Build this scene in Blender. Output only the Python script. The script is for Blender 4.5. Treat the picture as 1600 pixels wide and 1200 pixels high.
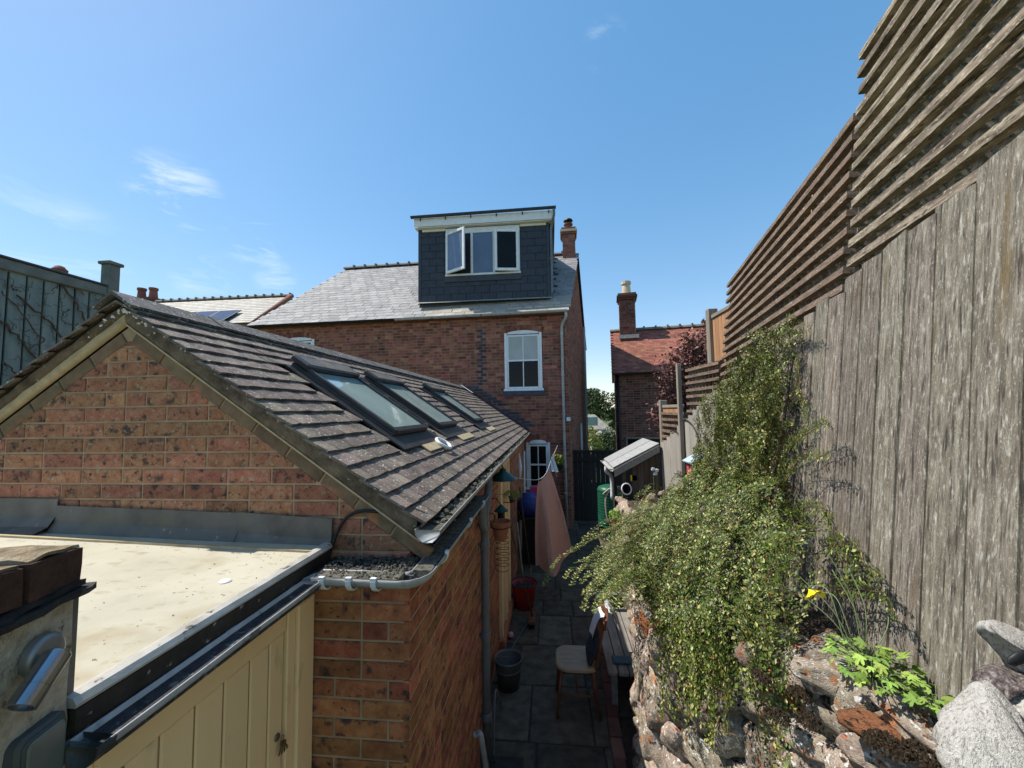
import bpy, math, random
from mathutils import Vector, Matrix, noise
random.seed(11)
V = Vector
PI = math.pi
scene = bpy.context.scene
for o in list(bpy.data.objects):
    bpy.data.objects.remove(o)
COL = scene.collection

# ------------------------------------------------------------------ camera
FPX = 620.0                                   # focal length for a 1600 px wide frame
CAM = V((0, 0, 3.0))
def cam_axes(yaw, pitch, roll):
    y, p, r = map(math.radians, (yaw, pitch, roll))
    f = V((-math.sin(y)*math.cos(p), math.cos(y)*math.cos(p), math.sin(p)))
    ri = V((math.cos(y), math.sin(y), 0)); up = ri.cross(f)
    return ri*math.cos(r)-up*math.sin(r), up*math.cos(r)+ri*math.sin(r), f
CR, CU, CF = cam_axes(5.547, 3.871, 0.9)
cd = bpy.data.cameras.new('camera'); cd.sensor_width = 36; cd.sensor_fit = 'HORIZONTAL'
cd.lens = 36*FPX/1600; cd.clip_start = 0.02; cd.clip_end = 5000
cam = bpy.data.objects.new('camera', cd); COL.objects.link(cam)
cam.matrix_world = Matrix(((CR.x, CU.x, -CF.x, CAM.x), (CR.y, CU.y, -CF.y, CAM.y), (CR.z, CU.z, -CF.z, CAM.z), (0, 0, 0, 1)))
scene.camera = cam
scene.render.resolution_x = 1024; scene.render.resolution_y = 768

def A(px, py, x=None, y=None, z=None, pl=None):
    """world point measured from the photograph on a known real plane"""
    d = CR*((px-800)/FPX)+CU*((600-py)/FPX)+CF
    if pl: t = (V(pl[0])-CAM).dot(V(pl[1]))/d.dot(V(pl[1]))
    elif x is not None: t = (x-CAM.x)/d.x
    elif y is not None: t = (y-CAM.y)/d.y
    else: t = (z-CAM.z)/d.z
    return CAM+d*t

# ------------------------------------------------------------------ sky, sun, exposure
SUN = V((-1.0, 0.10, 1.55)).normalized()        # towards the sun
elev = math.asin(SUN.z); azim = math.atan2(SUN.x, SUN.y)
w = bpy.data.worlds.new('World'); scene.world = w; w.use_nodes = True
nt = w.node_tree; nt.nodes.clear()
N = nt.nodes.new; Lk = nt.links.new
sky = N('ShaderNodeTexSky'); sky.sky_type = 'NISHITA'; sky.sun_disc = False
sky.sun_elevation = elev; sky.sun_rotation = azim; sky.altitude = 100; sky.air_density = 1.0; sky.dust_density = 0.35; sky.ozone_density = 2.2
tc = N('ShaderNodeTexCoord')
mp = N('ShaderNodeMapping'); mp.inputs['Scale'].default_value = (2.2, 2.2, 9.0); mp.inputs['Rotation'].default_value = (0, 0.42, 0); mp.inputs['Location'].default_value = (3.1, 0.4, 1.7)
Lk(tc.outputs['Generated'], mp.inputs['Vector'])
n1 = N('ShaderNodeTexNoise'); n1.inputs['Scale'].default_value = 2.6; n1.inputs['Detail'].default_value = 9; n1.inputs['Roughness'].default_value = .62; n1.inputs['Distortion'].default_value = .5
Lk(mp.outputs[0], n1.inputs['Vector'])
r1 = N('ShaderNodeMapRange'); r1.inputs['From Min'].default_value = .50; r1.inputs['From Max'].default_value = .80
Lk(n1.outputs['Fac'], r1.inputs['Value'])
acc = None
for (px, py, c0, c1, k) in ((275, 302, .9968, .9998, .95), (390, 368, .9978, .9998, .75), (430, 430, .9988, .9999, .6), (945, 70, .9988, .9999, .35), (40, 395, .990, .9995, .35), (320, 435, .998, .9999, .5)):
    dvec = (A(px, py, y=10)-CAM).normalized()
    dt = N('ShaderNodeVectorMath'); dt.operation = 'DOT_PRODUCT'; dt.inputs[1].default_value = dvec
    Lk(tc.outputs['Generated'], dt.inputs[0])
    mr = N('ShaderNodeMapRange'); mr.interpolation_type = 'SMOOTHSTEP'; mr.inputs['From Min'].default_value = c0; mr.inputs['From Max'].default_value = c1; mr.inputs['To Max'].default_value = k
    Lk(dt.outputs['Value'], mr.inputs['Value'])
    if acc is None: acc = mr.outputs[0]
    else:
        ad = N('ShaderNodeMath'); ad.operation = 'ADD'; Lk(acc, ad.inputs[0]); Lk(mr.outputs[0], ad.inputs[1]); acc = ad.outputs[0]
mul = N('ShaderNodeMath'); mul.operation = 'MULTIPLY'; mul.use_clamp = True
Lk(acc, mul.inputs[0]); Lk(r1.outputs[0], mul.inputs[1])
mx = N('ShaderNodeMix'); mx.data_type = 'RGBA'
Lk(mul.outputs[0], mx.inputs[0]); hsv = N('ShaderNodeHueSaturation'); hsv.inputs['Saturation'].default_value = 1.36; hsv.inputs['Hue'].default_value = .504; hsv.inputs['Value'].default_value = 1.22; Lk(sky.outputs[0], hsv.inputs['Color'])
gm = N('ShaderNodeGamma'); gm.inputs['Gamma'].default_value = .6; Lk(hsv.outputs[0], gm.inputs['Color'])
Lk(gm.outputs[0], mx.inputs[6]); mx.inputs[7].default_value = (3.4, 3.7, 4.0, 1)
bg = N('ShaderNodeBackground'); bg.inputs['Strength'].default_value = 0.15
Lk(mx.outputs[2], bg.inputs['Color'])
wo = N('ShaderNodeOutputWorld'); Lk(bg.outputs[0], wo.inputs['Surface'])
sl = bpy.data.lights.new('sun', 'SUN'); sl.energy = 3.1; sl.angle = math.radians(0.53); sl.color = (1.0, .95, .87)
so = bpy.data.objects.new('sun', sl); COL.objects.link(so)
so.rotation_euler = SUN.to_track_quat('Z', 'Y').to_euler()
vs = scene.view_settings
vs.view_transform = 'Standard'; vs.look = 'None'; vs.gamma = 1; vs.use_curve_mapping = False; vs.exposure = 1.1

# ------------------------------------------------------------------ materials
MATS = {}
def mat(name, cols, scale=8, rough=.8, bump=.3, bscale=40, var=.3, stretch=(1, 1, 1), spots=(), metal=0, spec=.3, hue=.0, detail=6, bdist=.004, nor=.55, lo=.3, hi=.7):
    m = bpy.data.materials.new(name); m.use_nodes = True
    t = m.node_tree; t.nodes.clear(); n = t.nodes.new; L = t.links.new
    out = n('ShaderNodeOutputMaterial'); bs = n('ShaderNodeBsdfPrincipled'); L(bs.outputs[0], out.inputs[0])
    oi = n('ShaderNodeObjectInfo'); at = n('ShaderNodeAttribute'); at.attribute_name = 'rnd'
    ad = n('ShaderNodeMath'); ad.operation = 'ADD'; L(oi.outputs['Random'], ad.inputs[0]); L(at.outputs['Fac'], ad.inputs[1])
    fr = n('ShaderNodeMath'); fr.operation = 'FRACT'; L(ad.outputs[0], fr.inputs[0])
    m2 = n('ShaderNodeMath'); m2.operation = 'MULTIPLY'; m2.inputs[1].default_value = 57.3; L(fr.outputs[0], m2.inputs[0])
    f2 = n('ShaderNodeMath'); f2.operation = 'FRACT'; L(m2.outputs[0], f2.inputs[0])
    cx = n('ShaderNodeCombineXYZ'); L(m2.outputs[0], cx.inputs[0]); L(fr.outputs[0], cx.inputs[1]); L(m2.outputs[0], cx.inputs[2])
    tcn = n('ShaderNodeTexCoord')
    va = n('ShaderNodeVectorMath'); va.operation = 'ADD'; L(tcn.outputs['Object'], va.inputs[0]); L(cx.outputs[0], va.inputs[1])
    def tex(sc, st, det=detail, ro=nor):
        mpn = n('ShaderNodeMapping'); mpn.inputs['Scale'].default_value = st; L(va.outputs[0], mpn.inputs['Vector'])
        nz = n('ShaderNodeTexNoise'); nz.inputs['Scale'].default_value = sc; nz.inputs['Detail'].default_value = det; nz.inputs['Roughness'].default_value = ro
        L(mpn.outputs[0], nz.inputs['Vector']); return nz.outputs['Fac']
    rp = n('ShaderNodeValToRGB'); e = rp.color_ramp.elements
    k = len(cols)
    while len(e) < k: e.new(.5)
    for i, c in enumerate(cols):
        e[i].position = lo+(hi-lo)*i/max(1, k-1); e[i].color = (*c, 1)
    L(tex(scale, stretch), rp.inputs[0]); colr = rp.outputs[0]
    for (c, sc, a, b, st) in spots:
        mr = n('ShaderNodeMapRange'); mr.inputs['From Min'].default_value = a; mr.inputs['From Max'].default_value = b
        L(tex(sc, st, 4, .6), mr.inputs['Value'])
        mi = n('ShaderNodeMix'); mi.data_type = 'RGBA'; L(mr.outputs[0], mi.inputs[0]); L(colr, mi.inputs[6]); mi.inputs[7].default_value = (*c, 1); colr = mi.outputs[2]
    hs = n('ShaderNodeHueSaturation'); L(colr, hs.inputs['Color'])
    mv = n('ShaderNodeMapRange'); mv.inputs['To Min'].default_value = 1-var; mv.inputs['To Max'].default_value = 1+var; L(fr.outputs[0], mv.inputs['Value']); L(mv.outputs[0], hs.inputs['Value'])
    mh = n('ShaderNodeMapRange'); mh.inputs['To Min'].default_value = .5-hue; mh.inputs['To Max'].default_value = .5+hue; L(f2.outputs[0], mh.inputs['Value']); L(mh.outputs[0], hs.inputs['Hue'])
    L(hs.outputs[0], bs.inputs['Base Color'])
    bs.inputs['Roughness'].default_value = rough; bs.inputs['Metallic'].default_value = metal; bs.inputs['Specular IOR Level'].default_value = spec
    if bump:
        bp = n('ShaderNodeBump'); bp.inputs['Strength'].default_value = bump; bp.inputs['Distance'].default_value = bdist
        L(tex(bscale, stretch, 5, .65), bp.inputs['Height']); L(bp.outputs[0], bs.inputs['Normal'])
    MATS[name] = m
    return m
U1 = (1, 1, 1)
mat('gable_brick', [(.15, .06, .034), (.30, .12, .062), (.36, .165, .09), (.42, .235, .125)], 26, .9, .8, 110, .26, (1, 1, 1.6), [((.075, .048, .038), 15, .56, .66, (1, 1, 1.3)), ((.05, .034, .028), 30, .62, .67, (1, 1, 1.3)), ((.32, .25, .165), 34, .60, .66, U1), ((.02, .016, .014), 110, .655, .69, U1), ((.12, .06, .04), 42, .60, .70, (1, 1, 2))], hue=.011, detail=10, nor=.72)
mat('side_brick', [(.16, .06, .030), (.33, .115, .05), (.42, .19, .085)], 14, .88, .5, 90, .34, (1, 1, 2), [((.07, .042, .034), 13, .57, .67, (1, 1, 1.4)), ((.045, .03, .03), 30, .63, .68, (1, 1, 1.6)), ((.02, .016, .014), 110, .655, .69, U1)], hue=.016, detail=10, nor=.7)
mat('gable_mortar', [(.32, .22, .13), (.46, .325, .205)], 9, .95, .6, 160, .05)
mat('house_brick', [(.15, .054, .036), (.25, .09, .055), (.31, .13, .08)], 5, .9, .4, 60, .40, U1, [((.035, .028, .03), 2.6, .56, .74, U1)], hue=.016)
mat('house_mortar', [(.20, .155, .13), (.32, .25, .21)], 6, .95, .4, 90, .05)
mat('dark_brick', [(.11, .045, .035), (.19, .08, .06)], 5, .9, .4, 60, .4, hue=.015)
mat('blue_brick', [(.035, .038, .05), (.07, .07, .085)], 8, .8, .4, 60, .4)
mat('roof_tile', [(.075, .058, .046), (.15, .117, .093), (.22, .174, .138)], 9, .8, .7, 130, .24, U1, [((.50, .475, .42), 44, .605, .66, (1, 1.6, 1)), ((.24, .19, .09), 20, .66, .72, U1), ((.03, .028, .024), 6, .6, .75, U1), ((.20, .13, .085), 3, .6, .75, U1)], hue=.02, spec=.35)
mat('ridge_tile', [(.07, .065, .06), (.14, .13, .12)], 12, .85, .6, 130, .12, U1, [((.50, .48, .44), 42, .60, .66, (1, 1.6, 1)), ((.03, .028, .026), 18, .58, .68, U1)])
mat('verge_mortar', [(.08, .06, .042), (.22, .165, .11)], 14, .95, .9, 60, .1, U1, [((.45, .42, .36), 40, .66, .70, U1)], bdist=.02)
mat('cream_bead', [(.36, .28, .16), (.50, .40, .245)], 18, .9, .5, 120, .05)
mat('rake_brick', [(.12, .078, .045), (.21, .14, .08)], 14, .88, .5, 90, .18, U1, [((.34, .13, .06), 8, .58, .7, U1)], hue=.01)
mat('slate', [(.16, .152, .15), (.235, .225, .22), (.31, .30, .285)], 7, .75, .35, 70, .24, (1, 3, 1), [((.13, .112, .085), 4.5, .56, .70, (1, 2, 1)), ((.05, .05, .05), 16, .66, .70, U1)], spec=.5)
mat('pale_slate', [(.27, .245, .205), (.37, .335, .285)], 7, .6, .35, 70, .16, U1, [((.22, .2, .12), 6, .58, .72, U1)])
mat('dark_slate', [(.018, .022, .030), (.034, .040, .052)], 9, .5, .25, 90, .18, spec=.4)
mat('dark_trim', [(.03, .037, .047), (.05, .06, .075)], 9, .45, .1, 90, .1)
mat('black', [(.008, .008, .009), (.018, .018, .02)], 9, .5, .15, 90, .2)
mat('white_paint', [(.66, .67, .68), (.78, .79, .80)], 9, .45, .08, 60, .04, U1, [((.5, .48, .42), 7, .62, .8, U1)])
mat('cream_render', [(.66, .63, .55), (.74, .71, .63)], 9, .6, .1, 60, .03)
mat('cream_paint', [(.80, .555, .285), (.86, .615, .335)], 5, .5, .12, 50, .04, (1, 1, .3), [((.48, .36, .2), 8, .62, .8, (1, 1, .4))])
mat('grp_roof', [(.36, .33, .245), (.43, .395, .30), (.47, .435, .335)], 3, .65, .25, 140, .02, U1, [((.30, .25, .155), 2.2, .55, .72, U1), ((.33, .29, .20), 11, .58, .68, (1, 2, 1)), ((.13, .10, .06), 40, .69, .72, U1)])
mat('trim_face', [(.012, .011, .010), (.035, .03, .025)], 14, .5, .5, 60, .03, U1, [((.30, .29, .26), 30, .64, .70, U1)])
mat('edge_trim', [(.34, .32, .27), (.52, .49, .43)], 14, .3, .25, 60, .03, U1, [((.05, .045, .04), 16, .62, .68, U1)], spec=.7)
mat('lead', [(.085, .074, .06), (.155, .138, .115)], 7, .6, .3, 60, .12, U1, [((.14, .13, .08), 5, .52, .7, U1), ((.34, .34, .33), 22, .66, .74, (1, 1, .4))])
mat('tar', [(.02, .02, .021), (.05, .05, .055)], 30, .7, .9, 90, .1, U1, [((.14, .14, .15), 36, .58, .66, U1)], bdist=.01)
mat('grey_gutter', [(.30, .295, .28), (.44, .43, .41)], 10, .45, .15, 60, .06, U1, [((.07, .065, .055), 9, .60, .72, U1)], spec=.5)
mat('grey_pipe', [(.105, .108, .112), (.16, .165, .17)], 8, .42, .1, 60, .06, spec=.5)
mat('soil_debris', [(.05, .045, .035), (.20, .185, .15)], 45, .95, 1, 70, .1, U1, [((.06, .07, .03), 14, .55, .68, U1)], bdist=.02)
mat('rough_render', [(.36, .28, .18), (.52, .43, .31), (.6, .52, .4)], 30, .95, 1, 55, .04, U1, [((.10, .07, .05), 34, .60, .70, U1)], bdist=.02)
mat('coping_brick', [(.05, .026, .018), (.13, .055, .032)], 18, .9, .9, 60, .1, U1, [((.02, .015, .012), 9, .52, .62, U1)], bdist=.012)
mat('coping_moss', [(.15, .11, .06), (.36, .27, .17)], 22, .95, 1, 60, .1, U1, [((.40, .36, .25), 26, .58, .66, U1), ((.10, .10, .04), 14, .60, .7, U1)], bdist=.02)
mat('black_slate', [(.012, .011, .011), (.04, .035, .032)], 14, .6, .8, 60, .1, bdist=.01)
mat('steel', [(.30, .31, .33), (.42, .44, .47)], 9, .26, .05, 60, .04, (1, 1, .2), metal=.95)
mat('dull_steel', [(.24, .235, .22), (.34, .33, .31)], 14, .45, .2, 60, .04, metal=.7)
mat('lens_glass', [(.05, .05, .04), (.07, .07, .055)], 14, .1, 0, 60, 0, spec=.6)
mat('flood_glass', [(.12, .125, .105), (.15, .155, .13)], 14, .35, .1, 200, 0, spec=.5)
mat('flood_body', [(.05, .055, .05), (.09, .095, .085)], 14, .55, .4, 80, .05)
def glass(name, base, rough=.02, spec=.5):
    mat(name, [base, tuple(c*1.3 for c in base)], 2.5, rough, 0, 40, .1, spec=spec)
glass('pane_dark', (.006, .007, .008), .02, .16); glass('pane_blue', (.10, .14, .22), .05); glass('pane_net', (.30, .31, .29), .08); glass('roof_pane', (.26, .33, .30), .02, .8)
mat('skylight_metal', [(.035, .034, .033), (.065, .062, .06)], 9, .35, .1, 60, .08, spec=.6, metal=.3)
mat('fence_wood', [(.095, .08, .061), (.20, .17, .13), (.35, .31, .25)], 6, .92, 1, 30, .24, (9, 9, .35), [((.46, .435, .38), 170, .57, .72, (1, 1, .6)), ((.52, .49, .425), 34, .56, .72, (2.4, 2.4, .6)), ((.06, .05, .04), 60, .64, .72, (2, 2, .3)), ((.055, .045, .036), 7, .54, .68, (9, 9, .2)), ((.17, .115, .05), 2.5, .60, .74, (5, 5, .3)), ((.40, .385, .34), 9, .64, .80, (3, 3, .6))], bdist=.01, hue=.014, detail=9, nor=.65)
mat('pale_fence_wood', [(.27, .245, .205), (.38, .35, .30)], 7, .9, .6, 30, .14, (5, 5, .35), [((.13, .11, .09), 9, .6, .72, (4, 4, .25))], bdist=.006)
mat('trellis_wood', [(.08, .058, .040), (.22, .175, .125), (.42, .355, .255)], 9, .9, 1, 50, .22, (2, .6, 6), [((.52, .47, .36), 60, .58, .68, (2, .6, 2)), ((.035, .027, .02), 24, .58, .68, (2, .5, 3))], bdist=.008, hue=.012)
mat('trellis_brown', [(.095, .064, .045), (.175, .122, .086), (.24, .175, .125)], 8, .9, .7, 50, .14, (1, .8, 5), [((.48, .42, .34), 50, .60, .70, (2, .6, 2)), ((.04, .028, .02), 24, .60, .70, (2, .5, 3))], bdist=.006)
mat('orange_wood', [(.30, .15, .07), (.42, .23, .12)], 6, .85, .4, 40, .15, (5, 5, .4))
mat('grey_post', [(.18, .15, .12), (.28, .24, .19)], 6, .9, .5, 40, .1, (5, 5, .4))
mat('green_paint', [(.115, .155, .14), (.17, .215, .195), (.20, .25, .225)], 4, .75, .4, 40, .10, (3, 3, .5), [((.05, .06, .05), 9, .60, .74, (3, 3, .4)), ((.26, .28, .25), 16, .66, .73, (2, 2, .5))])
mat('green_trim', [(.10, .115, .10), (.17, .185, .16)], 9, .85, .5, 40, .1)
mat('bark', [(.05, .035, .025), (.11, .075, .05)], 20, .95, .7, 60, .1)
mat('twig', [(.06, .033, .018), (.12, .07, .04)], 20, .9, .3, 60, .15)
mat('stone', [(.12, .10, .08), (.28, .225, .17), (.44, .37, .285), (.62, .56, .47)], 6, .92, .9, 34, .34, U1, [((.48, .20, .085), 4, .575, .62, U1), ((.05, .034, .024), 6, .59, .64, U1), ((.72, .70, .66), 9, .585, .63, U1), ((.14, .11, .035), 8, .64, .70, U1), ((.05, .04, .032), 45, .66, .71, U1)], bdist=.016, hue=.02, detail=9, nor=.7)
mat('orange_stone', [(.36, .13, .055), (.55, .24, .11)], 9, .92, 1, 30, .1, U1, [((.05, .035, .026), 7, .54, .6, U1)], bdist=.03)
mat('moss', [(.030, .020, .013), (.07, .045, .025), (.11, .08, .035)], 40, 1, 1, 120, .2, bdist=.03)
mat('wall_core', [(.07, .055, .045), (.15, .12, .10)], 18, .95, 1, 30, .1, bdist=.03)
mat('paving', [(.06, .047, .031), (.10, .08, .055), (.14, .115, .082)], 9, .85, .6, 60, .34, U1, [((.045, .05, .035), 3, .56, .7, U1)])
mat('joint', [(.03, .03, .026), (.055, .052, .045)], 20, .95, .5, 60, 0)
mat('earth', [(.035, .025, .017), (.075, .055, .04)], 20, .98, .8, 50, 0, bdist=.02)
mat('grass', [(.05, .075, .02), (.10, .13, .04)], 3, .95, .5, 30, 0)
mat('cot_leaf', [(.034, .055, .007), (.074, .102, .014), (.13, .155, .028)], 6, .42, 0, 40, .5, spec=.35, hue=.03)
mat('cot_leaf_pale', [(.24, .24, .06), (.42, .39, .14)], 6, .5, 0, 40, .35, hue=.04)
mat('berry', [(.40, .11, .035), (.50, .19, .06)], 6, .4, 0, 40, .3)
mat('lime_leaf', [(.14, .25, .035), (.24, .36, .06), (.36, .45, .12)], 30, .5, .5, 60, .35, hue=.022)
mat('poppy_yellow', [(.85, .58, .01), (.9, .66, .03)], 12, .5, .1, 60, .05)
mat('stem', [(.12, .17, .07), (.18, .22, .10)], 9, .6, 0, 40, .1)
mat('driftwood', [(.30, .27, .235), (.50, .47, .42), (.60, .57, .52)], 20, .9, 1, 40, .03, (8, 8, .45), [((.14, .115, .10), 26, .62, .70, (7, 7, .18))], bdist=.008, lo=.32, hi=.56)
mat('driftwood_dark', [(.05, .038, .036), (.16, .125, .115), (.42, .38, .34)], 30, .9, 1, 40, .03, (4, 4, 1), bdist=.012)
mat('copper_leaf', [(.07, .026, .025), (.14, .055, .045), (.20, .10, .08)], 6, .5, 0, 40, .4, hue=.02)
mat('tree_leaf', [(.03, .055, .015), (.06, .09, .022)], 3, .6, 0, 40, .45, hue=.02)
mat('yellow_leaf', [(.16, .18, .03), (.26, .27, .05)], 3, .6, 0, 40, .4, hue=.02)
mat('red_tile', [(.16, .058, .04), (.25, .092, .062), (.31, .14, .095)], 3, .85, .3, 40, .28, U1, [((.10, .06, .05), 2.5, .58, .75, U1)], hue=.012)
mat('grey_roof', [(.16, .145, .125), (.24, .22, .19)], 3, .85, .3, 40, .15)
mat('solar', [(.015, .02, .045), (.03, .04, .08)], 3, .12, 0, 40, .1, spec=.6)
mat('terracotta', [(.30, .10, .05), (.42, .17, .09)], 14, .85, .3, 60, .12)
mat('buff_pot', [(.48, .38, .25), (.6, .5, .35)], 8, .8, .3, 60, .1)
mat('rust_pot', [(.16, .06, .04), (.24, .10, .065)], 8, .85, .3, 60, .1)
mat('chair_wood', [(.11, .04, .02), (.19, .075, .038)], 8, .4, .15, 60, .1, (1, 5, 1))
mat('seat_wood', [(.30, .20, .12), (.44, .31, .20)], 6, .45, .15, 60, .06, (1, 6, 1))
mat('bench_wood', [(.17, .155, .135), (.27, .25, .22)], 6, .85, .4, 60, .12, (5, 1, 5))
mat('bucket_metal', [(.13, .13, .125), (.21, .21, .20)], 9, .5, .2, 60, .1, metal=.4)
mat('cloth_pink', [(.42, .235, .185), (.54, .32, .26)], 60, .95, .4, 200, .03)
mat('cloth_white', [(.62, .63, .66), (.72, .73, .75)], 20, .9, .2, 100, .05)
mat('cloth_blue', [(.10, .16, .30), (.16, .24, .40)], 20, .9, .2, 100, .05)
mat('dark_cloth', [(.02, .024, .035), (.04, .045, .06)], 20, .9, .3, 100, .05)
mat('red_plastic', [(.34, .02, .02), (.42, .04, .035)], 9, .4, .1, 60, .05)
mat('blue_bag', [(.015, .035, .17), (.03, .06, .26)], 14, .35, .6, 20, .05, bdist=.02)
mat('pink_plastic', [(.42, .04, .15), (.52, .07, .22)], 9, .4, 0, 60, .05)
mat('ball_pink', [(.50, .26, .26), (.58, .34, .33)], 9, .5, 0, 60, .05)
mat('green_plastic', [(.010, .075, .045), (.018, .11, .065)], 9, .4, .1, 60, .05)
mat('green_enamel', [(.006, .035, .030), (.012, .055, .045)], 9, .3, .05, 60, .05)
mat('hose_pink', [(.55, .35, .27), (.66, .45, .36)], 9, .5, 0, 60, .05)
mat('felt', [(.22, .22, .21), (.32, .32, .31)], 20, .9, .6, 90, .08)
mat('shed_wood', [(.06, .045, .034), (.115, .085, .065)], 7, .9, .5, 40, .2, (5, 5, .4))
mat('gate_wood', [(.014, .012, .012), (.03, .026, .025)], 7, .8, .4, 40, .2, (5, 5, .4))
mat('birdhouse_blue', [(.28, .38, .42), (.4, .5, .53)], 14, .8, .3, 60, .05)
mat('birdhouse_red', [(.36, .04, .045), (.48, .09, .10)], 20, .7, .3, 60, .05)
mat('teal_book', [(.02, .07, .10), (.03, .10, .14)], 9, .5, .05, 60, .05)
mat('paper', [(.75, .75, .77), (.82, .82, .83)], 9, .8, 0, 60, .03, U1, [((.12, .13, .22), 30, .66, .70, (1, 1, 4))])
mat('cable', [(.01, .01, .011), (.02, .02, .022)], 9, .5, 0, 60, 0)
mat('brass', [(.18, .13, .07), (.26, .2, .12)], 9, .4, .1, 60, .1, metal=.8)
mat('blind', [(.5, .5, .47), (.6, .6, .56)], 9, .8, 0, 60, 0)

# ------------------------------------------------------------------ mesh helpers
WM = {}
class MB:
    def __init__(s): s.v = []; s.f = []; s.r = []; s.rnd = 0.0
    def face(s, *i): s.f.append(i); s.r.append(s.rnd)
    def pt(s, p): s.v.append(tuple(p)); return len(s.v)-1
    def quad(s, a, b, c, d): s.face(*[s.pt(p) for p in (a, b, c, d)])
    def poly(s, pts): s.face(*[s.pt(p) for p in pts])
    def box(s, lo, hi, M=None):
        b = len(s.v)
        for x in (lo[0], hi[0]):
            for y in (lo[1], hi[1]):
                for z in (lo[2], hi[2]):
                    p = V((x, y, z)); s.v.append(tuple(M@p if M else p))
        for q in ((0, 1, 3, 2), (4, 6, 7, 5), (0, 4, 5, 1), (2, 3, 7, 6), (0, 2, 6, 4), (1, 5, 7, 3)): s.face(*[b+i for i in q])
    def bbox(s, lo, hi, c=.004, M=None):
        """box with all edges chamfered"""
        b = len(s.v); L = [V(lo), V(hi)]
        idx = {}
        for i in (0, 1):
            for j in (0, 1):
                for k in (0, 1):
                    for ax in range(3):
                        p = [L[i][0], L[j][1], L[k][2]]
                        sg = [1 if q == 0 else -1 for q in (i, j, k)]
                        for a2 in range(3):
                            if a2 != ax: p[a2] += sg[a2]*c
                        p = V(p); idx[(i, j, k, ax)] = len(s.v); s.v.append(tuple(M@p if M else p))
        F = lambda *q: s.face(*[idx[t] for t in q])
        for ax in range(3):
            for e in (0, 1):
                o1, o2 = [q for q in range(3) if q != ax]
                def K(a, bb):
                    t = [0, 0, 0]; t[ax] = e; t[o1] = a; t[o2] = bb; return (*t, ax)
                F(K(0, 0), K(1, 0), K(1, 1), K(0, 1))
        for ax in range(3):
            o1, o2 = [q for q in range(3) if q != ax]
            for a in (0, 1):
                for bb in (0, 1):
                    def K(e, n):
                        t = [0, 0, 0]; t[ax] = e; t[o1] = a; t[o2] = bb; return (*t, n)
                    F(K(0, o1), K(1, o1), K(1, o2), K(0, o2))
        for i in (0, 1):
            for j in (0, 1):
                for k in (0, 1): F((i, j, k, 0), (i, j, k, 1), (i, j, k, 2))
    def slab(s, fr, poly, d0, d1, ch=.003, back=False):
        o, u, v, n = fr
        xs = [p[0] for p in poly]; ys = [p[1] for p in poly]
        cx, cy = (min(xs)+max(xs))/2, (min(ys)+max(ys))/2
        kx = max(0, 1-2*ch/max(1e-6, max(xs)-min(xs))); ky = max(0, 1-2*ch/max(1e-6, max(ys)-min(ys)))
        b = len(s.v); k = len(poly)
        for p in poly: s.v.append(tuple(o+u*p[0]+v*p[1]+n*d0))
        for p in poly: s.v.append(tuple(o+u*p[0]+v*p[1]+n*(d1-ch)))
        for p in poly: s.v.append(tuple(o+u*(cx+(p[0]-cx)*kx)+v*(cy+(p[1]-cy)*ky)+n*d1))
        for i in range(k):
            j = (i+1) % k
            s.face(b+i, b+j, b+k+j, b+k+i); s.face(b+k+i, b+k+j, b+2*k+j, b+2*k+i)
        s.face(*[b+2*k+i for i in range(k)])
        if back: s.face(*[b+k-1-i for i in range(k)])
    def prism(s, poly, vec):
        vec = V(vec); b = len(s.v); k = len(poly)
        for p in poly: s.v.append(tuple(p))
        for p in poly: s.v.append(tuple(V(p)+vec))
        for i in range(k): j = (i+1) % k; s.face(b+i, b+j, b+k+j, b+k+i)
        s.face(*[b+k-1-i for i in range(k)]); s.face(*[b+k+i for i in range(k)])
    def tube(s, path, r, n=8, caps=True):
        path = [V(p) for p in path]; k = len(path); b = len(s.v)
        t0 = (path[1]-path[0]).normalized(); nx = t0.orthogonal().normalized()
        for i, p in enumerate(path):
            t = ((path[min(i+1, k-1)]-p).normalized()+(p-path[max(i-1, 0)]).normalized()) if 0 < i < k-1 else (path[min(i+1, k-1)]-path[max(i-1, 0)])
            t.normalize(); nx = (nx-t*nx.dot(t)).normalized(); ny = t.cross(nx)
            rr = r[i] if isinstance(r, (list, tuple)) else r
            for q in range(n):
                a = 2*PI*q/n; s.v.append(tuple(p+nx*(math.cos(a)*rr)+ny*(math.sin(a)*rr)))
        for i in range(k-1):
            for q in range(n):
                q2 = (q+1) % n; s.face(b+i*n+q, b+i*n+q2, b+(i+1)*n+q2, b+(i+1)*n+q)
        if caps: s.face(*[b+n-1-q for q in range(n)]); s.face(*[b+(k-1)*n+q for q in range(n)])
    def lathe(s, prof, M, n=20, capb=False, capt=False):
        b = len(s.v); k = len(prof)
        for r, z in prof:
            for q in range(n): a = 2*PI*q/n; s.v.append(tuple(M@V((r*math.cos(a), r*math.sin(a), z))))
        for i in range(k-1):
            for q in range(n): q2 = (q+1) % n; s.face(b+i*n+q, b+i*n+q2, b+(i+1)*n+q2, b+(i+1)*n+q)
        if capb: s.face(*[b+n-1-q for q in range(n)])
        if capt: s.face(*[b+(k-1)*n+q for q in range(n)])
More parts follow.
